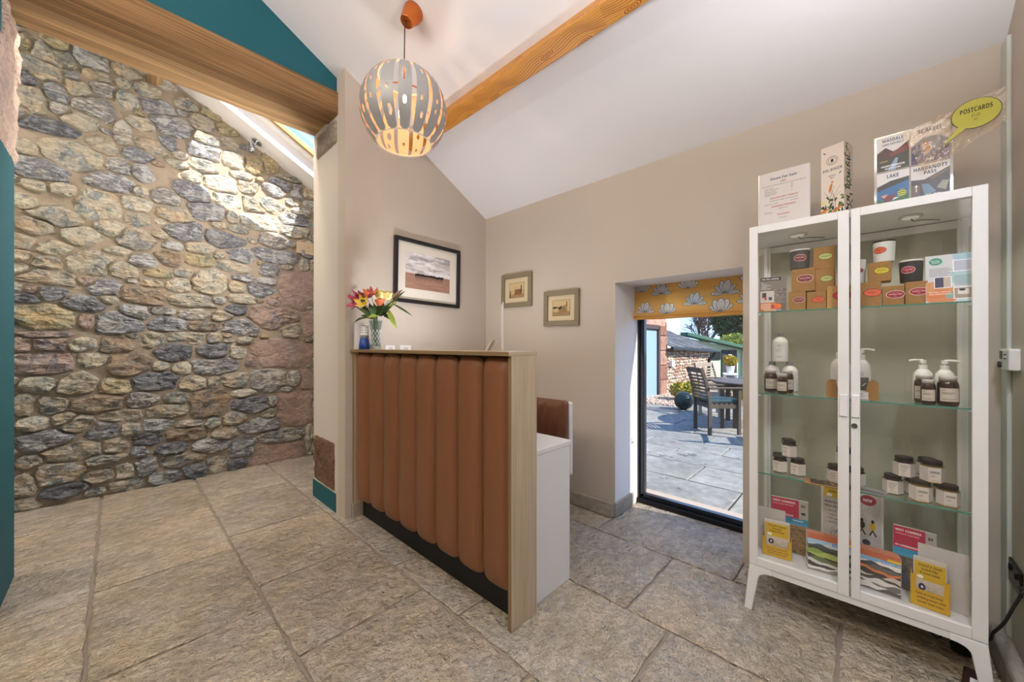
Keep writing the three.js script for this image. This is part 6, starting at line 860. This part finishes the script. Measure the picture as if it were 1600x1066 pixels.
  { const st = [[], [], []]; for (let r = 0; r < 13; r++) { let x = 9.72; while (x < 13.2) { const w = rr(0.1, 0.24), o = [], hh = 0.078; for (let i = 0; i < 9; i++) { const th = i / 9 * 6.283, k = 1 + 0.2 * lump(i, r * 7 + x * 3, 1), c = Math.cos(th), n = Math.sin(th), q = 1 / Math.pow(Math.abs(c) ** 3 + Math.abs(n) ** 3, 1 / 3); o.push([c * q * k * (w / 2 - 0.008), n * q * k * (hh / 2 - 0.005)]); } st[Math.floor(rnd() * 3)].push(stoneGeo(o, rr(0.015, 0.035), 0.01, r + x).translate(x + w / 2, 0.02 + r * 0.083 + rr(-0.015, 0.015), zW)); x += w; } }
    st.forEach((l, i) => { const m = part(ob, 'rubble', muv(join(l)), std([0xc8ae94, 0xb08a74, 0xd6c6b2][i], { roughness: 0.9, map: rockMap, bumpMap: rockBump, bumpScale: 0.02 })); m.userData.kind = 'stuff'; }); }
  const A = V(9.62, 1.17, zW + 0.17), B = V(13.35, 1.07, zW + 0.17), C = V(13.35, 1.80, -5.25), D = V(9.62, 1.95, -5.25), sl = [[], [], []];
  for (let r = 0; r < 11; r++) for (let k = 0; k < 15; k++) { const u0 = (k + (r % 2) * 0.5) / 15.5, v0 = r / 11, f = (u, v, e) => A.clone().lerp(B, u).lerp(D.clone().lerp(C, u), v).add(V(0, e, 0)); const g = new THREE.BufferGeometry(), j = rr(-0.006, 0.006), a = f(u0 + 0.003, v0, 0.03 + j), b = f(u0 + 0.062, v0, 0.03 + j), c = f(u0 + 0.062, v0 + 0.1, 0.012), d = f(u0 + 0.003, v0 + 0.1, 0.012), a2 = f(u0 + 0.003, v0, 0.008 + j), b2 = f(u0 + 0.062, v0, 0.008 + j); g.setAttribute('position', new THREE.BufferAttribute(new Float32Array([a, b, c, a, c, d, a2, b2, b, a2, b, a].flatMap((p) => p.toArray())), 3)); g.computeVertexNormals(); sl[Math.floor(rnd() * 3)].push(g); }
  sl.forEach((l, i) => { const m = std([0x4a4d50, 0x5a5c5c, 0x3e4144][i], { roughness: 0.75 }); m.side = THREE.DoubleSide; part(ob, 'slates', join(l), m).userData.kind = 'stuff'; });
  { const g = new THREE.BufferGeometry(); g.setAttribute('position', new THREE.BufferAttribute(new Float32Array([A, B, C, A, C, D].flatMap((p) => p.toArray())), 3)); g.computeVertexNormals(); const m = std(0x2c2e30); m.side = THREE.DoubleSide; part(ob, 'roof_deck', g, m); }
  part(ob, 'gutter', [bar([9.6, 1.13, zW + 0.2], [13.4, 1.02, zW + 0.2], 0.09, 0.08, 0.02)], M.blackMetal);
  part(ob, 'downpipe', tube([[13.3, 1.0, zW + 0.2], [13.3, 0.9, zW + 0.16], [13.2, 0.75, zW + 0.06], [13.15, 0.5, zW + 0.06], [13.15, 0, zW + 0.06]], 0.045, 30, 8), M.blackMetal);
  const lp = onZ(1050, 568, zW + 0.05); part(ob, 'wall_lantern', rbox(0.2, 0.16, 0.09, 0.01, lp.x, lp.y, zW + 0.05), M.white);
  // houses and shed behind
  const onFace = (p0, ry) => { const t = V(Math.cos(ry), 0, -Math.sin(ry)), n = V(Math.sin(ry), 0, Math.cos(ry)); return (px, py) => { const r = rayAt(px, py), o = V(0, EYE, 0), k = p0.clone().sub(o).dot(n) / r.dot(n), q = o.addScaledVector(r, k).sub(p0); return [q.dot(t), q.y]; }; };
  const h0 = P3(1052, 540, 18), hr = -0.35, hf = onFace(h0, hr), hs = thing('white_house', 'white rendered gable with a dark slate roof, behind the outbuilding', 'building', [h0.x, h0.y, h0.z], hr);
  const wl = hf(1036, 540)[0], wr = hf(1062, 540)[0], lo = -h0.y + G;
  part(hs, 'wall', extr(poly([[wl, lo], [wr, lo], [wr, 3.2], [wl, 3.2]]), 2).translate(0, 0, -2), std(0xf0f0ee));
  part(hs, 'roof', extr(poly([[wr, hf(1062, 511)[1]], [wr + 4, hf(1062, 511)[1] - 2.0], [wr + 4, lo], [wr, lo]]), 1.5).translate(0, 0, -1.8), std(0x74787c, { roughness: 0.8 }));
  const s0 = P3(1118, 570, 14.5), sr = -0.55, sf = onFace(s0, sr), sh = thing('garden_shed', 'pale green garden building with a dark green roof edge and charcoal doors', 'building', [s0.x, s0.y, s0.z], sr);
  const pale = std(0xb4c6a2, { roughness: 0.7 }), sg0 = -s0.y + G, X = (px) => sf(px, 570)[0], Y = (px, py) => sf(px, py)[1];
  part(sh, 'wall', extr(poly([[X(1070), sg0], [X(1180), sg0], [X(1180), Y(1180, 550)], [X(1070), Y(1070, 528)]]), 0.2).translate(0, 0, -0.2), pale);
  part(sh, 'roof', bar([X(1066), Y(1066, 522), 0.1], [X(1185), Y(1185, 550), 0.1], 0.4, 0.12, 0.01), std(0x2e5a48, { roughness: 0.6 }));
  for (const [a, b] of [[1127, 1138], [1138.6, 1150]]) part(sh, 'door', rbox(X(b) - X(a), Y(1138, 547) - sg0, 0.05, 0.004, (X(a) + X(b)) / 2, (Y(1138, 547) + sg0) / 2, 0.02), std(0x262a30, { roughness: 0.6 }));
  part(sh, 'window', rbox(X(1125) - X(1109), Y(1117, 550) - Y(1117, 563), 0.04, 0.004, X(1117), Y(1117, 556), 0.015), std(0x16201e, { roughness: 0.1 }));
  part(sh, 'door_plate', box(0.16, 0.06, 0.02, X(1139), Y(1139, 555), 0.06), std(0xe4e4e4));
  part(sh, 'post', box(X(1165) - X(1158), Y(1161, 549) - sg0, 0.1, X(1161.5), (Y(1161, 549) + sg0) / 2, 0.1), std(0xf0f0ee));
}
function foliage(parent, n, place, size, cols, seedName = 'foliage') {
  const lf = new THREE.BufferGeometry(); lf.setAttribute('position', new THREE.BufferAttribute(new Float32Array([0, 0, 0, -0.5, 0.5, 0.12, 0.5, 0.5, 0.12, -0.5, 0.5, 0.12, 0, 1.15, 0, 0.5, 0.5, 0.12]), 3)); lf.computeVertexNormals();
  const m = std(0xffffff, { roughness: 0.7 }); m.side = THREE.DoubleSide;
  const im = new THREE.InstancedMesh(lf, m, n), M4 = new THREE.Matrix4(), q = new THREE.Quaternion(), c = new THREE.Color(); im.name = seedName; im.castShadow = im.receiveShadow = true;
  for (let i = 0; i < n; i++) { const p = place(i), s = size * rr(0.6, 1.4); M4.compose(p, q.setFromEuler(new THREE.Euler(rr(-1.6, 1.6), rr(0, 6.28), rr(-1, 1))), V(s, s, s)); im.setMatrixAt(i, M4); im.setColorAt(i, c.set(cols[Math.floor(rnd() * cols.length)])); }
  im.userData.kind = 'stuff'; parent.add(im); return im;
}
const inBlob = (c, rx, ry, rz) => () => { const u = rr(-1, 1), a = rr(0, 6.283), r = Math.cbrt(rr(0.35, 1)), s = Math.sqrt(1 - u * u); return V(c.x + rx * r * s * Math.cos(a), c.y + ry * r * u, c.z + rz * r * s * Math.sin(a)); };
{
  const ev = ['#1d3218', '#26401f', '#32502a', '#182a14', '#3f5e30'], e0 = P3(1150, 500, 24), ec = V(0, e0.y + 0.55, 0), t = thing('evergreen_tree', 'tall dark evergreen behind the green garden building', 'tree', [e0.x, 0, e0.z]);
  part(t, 'trunk', cyl(0.15, 0.25, 3, 0, 1.4, 0, 10), std(0x4a3a2c)); foliage(t, 7000, inBlob(ec, 1.55, 2.1, 1.5), 0.16, ev);
  const s0 = P3(1148, 540, 20), t2 = thing('golden_shrub', 'yellow green rounded shrub in front of the dark evergreen', 'shrub', [s0.x, 0, s0.z]); part(t2, 'stem', cyl(0.05, 0.08, 1.2, 0, 0.5, 0, 8), std(0x4a3a2c)); foliage(t2, 3000, inBlob(V(0, s0.y - 0.15, 0), 0.95, 0.75, 0.9), 0.1, ['#7c8c34', '#93a03e', '#5c7028', '#a4aa4c']);
  // bare tree
  const b0 = P3(1103, 540, 28), bt = thing('bare_tree', 'leafless tree with fine spreading twigs against the sky', 'tree', [b0.x, 0, b0.z]), br = [];
  const grow = (p, d, L, r, k) => { const q = p.clone().addScaledVector(d, L), mid = p.clone().lerp(q, 0.5).add(V(rr(-0.06, 0.06) * L, rr(-0.03, 0.06) * L, rr(-0.06, 0.06) * L)); br.push(tube([p, mid, q], r, 4, 4)); if (k > 0) for (let i = 0; i < (k > 4 ? 4 : 3); i++) grow(q.clone().lerp(p, i * 0.14), d.clone().add(V(rr(-0.75, 0.75), rr(-0.35, 0.5), rr(-0.75, 0.75))).normalize(), L * rr(0.62, 0.84), Math.max(0.012, r * 0.62), k - 1); };
  for (let i = 0; i < 2; i++) grow(V(i * 0.7 - 0.4, G, 0), V(rr(-0.1, 0.1), 1, 0), 1.35, 0.1, 5);
  part(bt, 'branches', join(br), std(0x4a4038, { roughness: 0.9 }));
  // hedge plants and pots
  const gold = ['#a89a2a', '#c2ac3a', '#7c8a2a', '#d0b24a', '#5c7426'];
  const bush = (label, px, py, d, r, cols = gold, n = 900) => { const c = P3(px, py, d), b = thing('low_shrub', label, 'shrub', [c.x, G, c.z]); part(b, 'stem', cyl(0.015, 0.025, Math.max(0.06, c.y - G), 0, (c.y - G) / 2, 0, 6), std(0x4a3a2c)); foliage(b, n, inBlob(V(0, c.y - G, 0), r, r * 0.75, r), 0.05, cols); };
  bush('golden leaved low shrub behind the green ball, left one', 1064, 611, 8.4, 0.22); bush('golden leaved low shrub between the green ball and the chair', 1079, 611, 8.3, 0.24); bush('lime green low shrub seen under the garden table', 1138, 609, 8.6, 0.26, ['#8aa02a', '#a4b43a', '#6c8424']); bush('lime green low shrub at the right under the table edge', 1158, 611, 8.5, 0.24, ['#8aa02a', '#a4b43a', '#6c8424']);
  const pt = P3(1141, 584, 9.2), bn = thing('garden_bench', 'white painted garden bench top behind the table', 'bench', [pt.x, G, pt.z], 0.3); const by = pt.y - G; part(bn, 'bench_top', rbox(0.5, 0.03, 0.3, 0.005, 0.04, by - 0.016, 0), M.white); for (const [x, z] of [[-0.18, -0.12], [0.26, -0.12], [-0.18, 0.12], [0.26, 0.12]]) part(bn, 'leg', rbox(0.04, by - 0.03, 0.04, 0.004, x, (by - 0.03) / 2, z), M.white); part(bn, 'apron', [0, 1, 2, 3, 4, 5].map((i) => rbox(0.05, 0.16, 0.015, 0.003, -0.17 + i * 0.085, by - 0.12, 0.14)), M.white);
  const pot = thing('plant_pot', 'white tapered plant pot standing on the garden bench', 'plant pot', [pt.x, pt.y, pt.z]); part(pot, 'bowl', lathe([[0, 0], [0.07, 0], [0.095, 0.17], [0.1, 0.17], [0.1, 0.185], [0.085, 0.185], [0.08, 0.15], [0, 0.15]], 24), std(0xdcdad6)); part(pot, 'soil', cyl(0.08, 0.08, 0.01, 0, 0.155, 0), std(0x3a2a20));
  const yp = thing('potted_shrub', 'clipped yellow shrub growing in the white pot', 'plant', [pt.x, pt.y + 0.165, pt.z]); part(yp, 'stem', cyl(0.012, 0.012, 0.1, 0, 0.04, 0, 6), std(0x4a3a2c)); foliage(yp, 1200, inBlob(V(0, 0.15, 0), 0.145, 0.125, 0.145), 0.035, ['#c8a82a', '#d8bc44', '#a88e24', '#7c7c20']);
  // ball
  const bl = P3(1068.3, 626, 7.22), r = 14 / FOCAL * 7.22; solo('garden_ball', 'glossy dark green garden ball on the gravel edge', 'ball', [new THREE.SphereGeometry(r, 40, 24), new THREE.TorusGeometry(r * 1.001, 0.003, 6, 48).rotateX(Math.PI / 2)], phys(0x0f2e28, { roughness: 0.4 }), [bl.x, G + r, bl.z]);
  // teak furniture: one wood, sunlit and shaded tones put into its colours
  const teak = std(0x544a3f, { roughness: 0.8, map: grainFine }), teakSunlit = std(0xa79c8c, { roughness: 0.8, map: grainFine }), cush = std(0x0f3b44, { roughness: 0.8 });
  function patioChair(label, x, z, ry, mat, withCushion) {
    const t = thing('patio_chair', label, 'chair', [x, G, z], ry), W = 0.46, D = 0.44;
    for (const s of [-1, 1]) { part(t, 'front_leg', rbox(0.04, 0.64, 0.04, 0.005, s * (W / 2 - 0.02), 0.32, D / 2 - 0.02), mat); const bl2 = [bar([s * (W / 2 - 0.02), 0, -D / 2 + 0.02], [s * (W / 2 - 0.02), 0.45, -D / 2 + 0.02], 0.04, 0.045), bar([s * (W / 2 - 0.02), 0.44, -D / 2 + 0.02], [s * (W / 2 - 0.02), 0.72, -D / 2 - 0.03], 0.035, 0.045), bar([s * (W / 2 - 0.02), 0.71, -D / 2 - 0.028], [s * (W / 2 - 0.02), 0.92, -D / 2 - 0.1], 0.035, 0.045)]; part(t, 'back_leg', bl2, mat); part(t, 'arm', rbox(0.06, 0.024, D + 0.05, 0.008, s * (W / 2 - 0.015), 0.645, 0.02), mat); }
    for (let i = 0; i < 9; i++) { const y = 0.47 + i * 0.048, zz = y < 0.72 ? -D / 2 + 0.02 - 0.05 * (y - 0.44) / 0.28 : -D / 2 - 0.03 - 0.07 * (y - 0.72) / 0.2; const h = i === 8 ? 0.07 : 0.026; part(t, 'back_slat', rbox(W - 0.06, h, 0.016, 0.004, 0, y + (i === 8 ? 0.03 : 0), zz - (i === 8 ? 0.01 : 0)), mat); }
    for (let i = 0; i < 6; i++) part(t, 'seat_slat', rbox(W - 0.05, 0.018, 0.055, 0.004, 0, 0.42, -D / 2 + 0.05 + i * 0.068), mat);
    part(t, 'rail', [rbox(W - 0.06, 0.05, 0.025, 0.004, 0, 0.385, D / 2 - 0.03), rbox(W - 0.06, 0.05, 0.025, 0.004, 0, 0.385, -D / 2 + 0.03), rbox(0.025, 0.05, D - 0.06, 0.004, W / 2 - 0.03, 0.385, 0), rbox(0.025, 0.05, D - 0.06, 0.004, -W / 2 + 0.03, 0.385, 0)], mat);
    if (withCushion) { const c = part(t, 'cushion', rbox(W - 0.07, 0.055, D - 0.03, 0.02, 0, 0.458, 0.02, 3), cush, 'dark teal seat cushion'); part(c, 'tie', [tube([[-0.2, 0.45, -0.19], [-0.215, 0.42, -0.2], [-0.2, 0.38, -0.2]], 0.004, 8, 5), tube([[0.2, 0.45, -0.19], [0.215, 0.42, -0.2], [0.2, 0.38, -0.2]], 0.004, 8, 5)], std(0xd8d4cc)); }
  }
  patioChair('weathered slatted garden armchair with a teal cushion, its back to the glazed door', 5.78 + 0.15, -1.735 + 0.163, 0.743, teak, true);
  patioChair('slatted garden armchair with sunlight put into its pale colour, beyond the round table', 7.3, -1.9, -0.45 + Math.PI * 0, teakSunlit, false);
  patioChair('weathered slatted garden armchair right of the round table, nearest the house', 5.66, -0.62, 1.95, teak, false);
  const tb = thing('garden_table', 'round weathered teak garden table with square legs', 'table', [6.76, G, -1.25]);
  part(tb, 'table_top', [lathe([[0, 0.655], [0.58, 0.655], [0.6, 0.662], [0.6, 0.678], [0.58, 0.685], [0, 0.685]], 56)], std(0x5a5450, { roughness: 0.75, map: grainFine })); part(tb, 'apron', lathe([[0.5, 0.58], [0.52, 0.58], [0.52, 0.655], [0.5, 0.655], [0.5, 0.58]], 40), teak); for (const a of [0.4, 1.97, 3.54, 5.11]) part(tb, 'leg', rbox(0.06, 0.62, 0.06, 0.006, 0.45 * Math.cos(a), 0.31, 0.45 * Math.sin(a)), teak);
}
renderer.render(scene, camera);
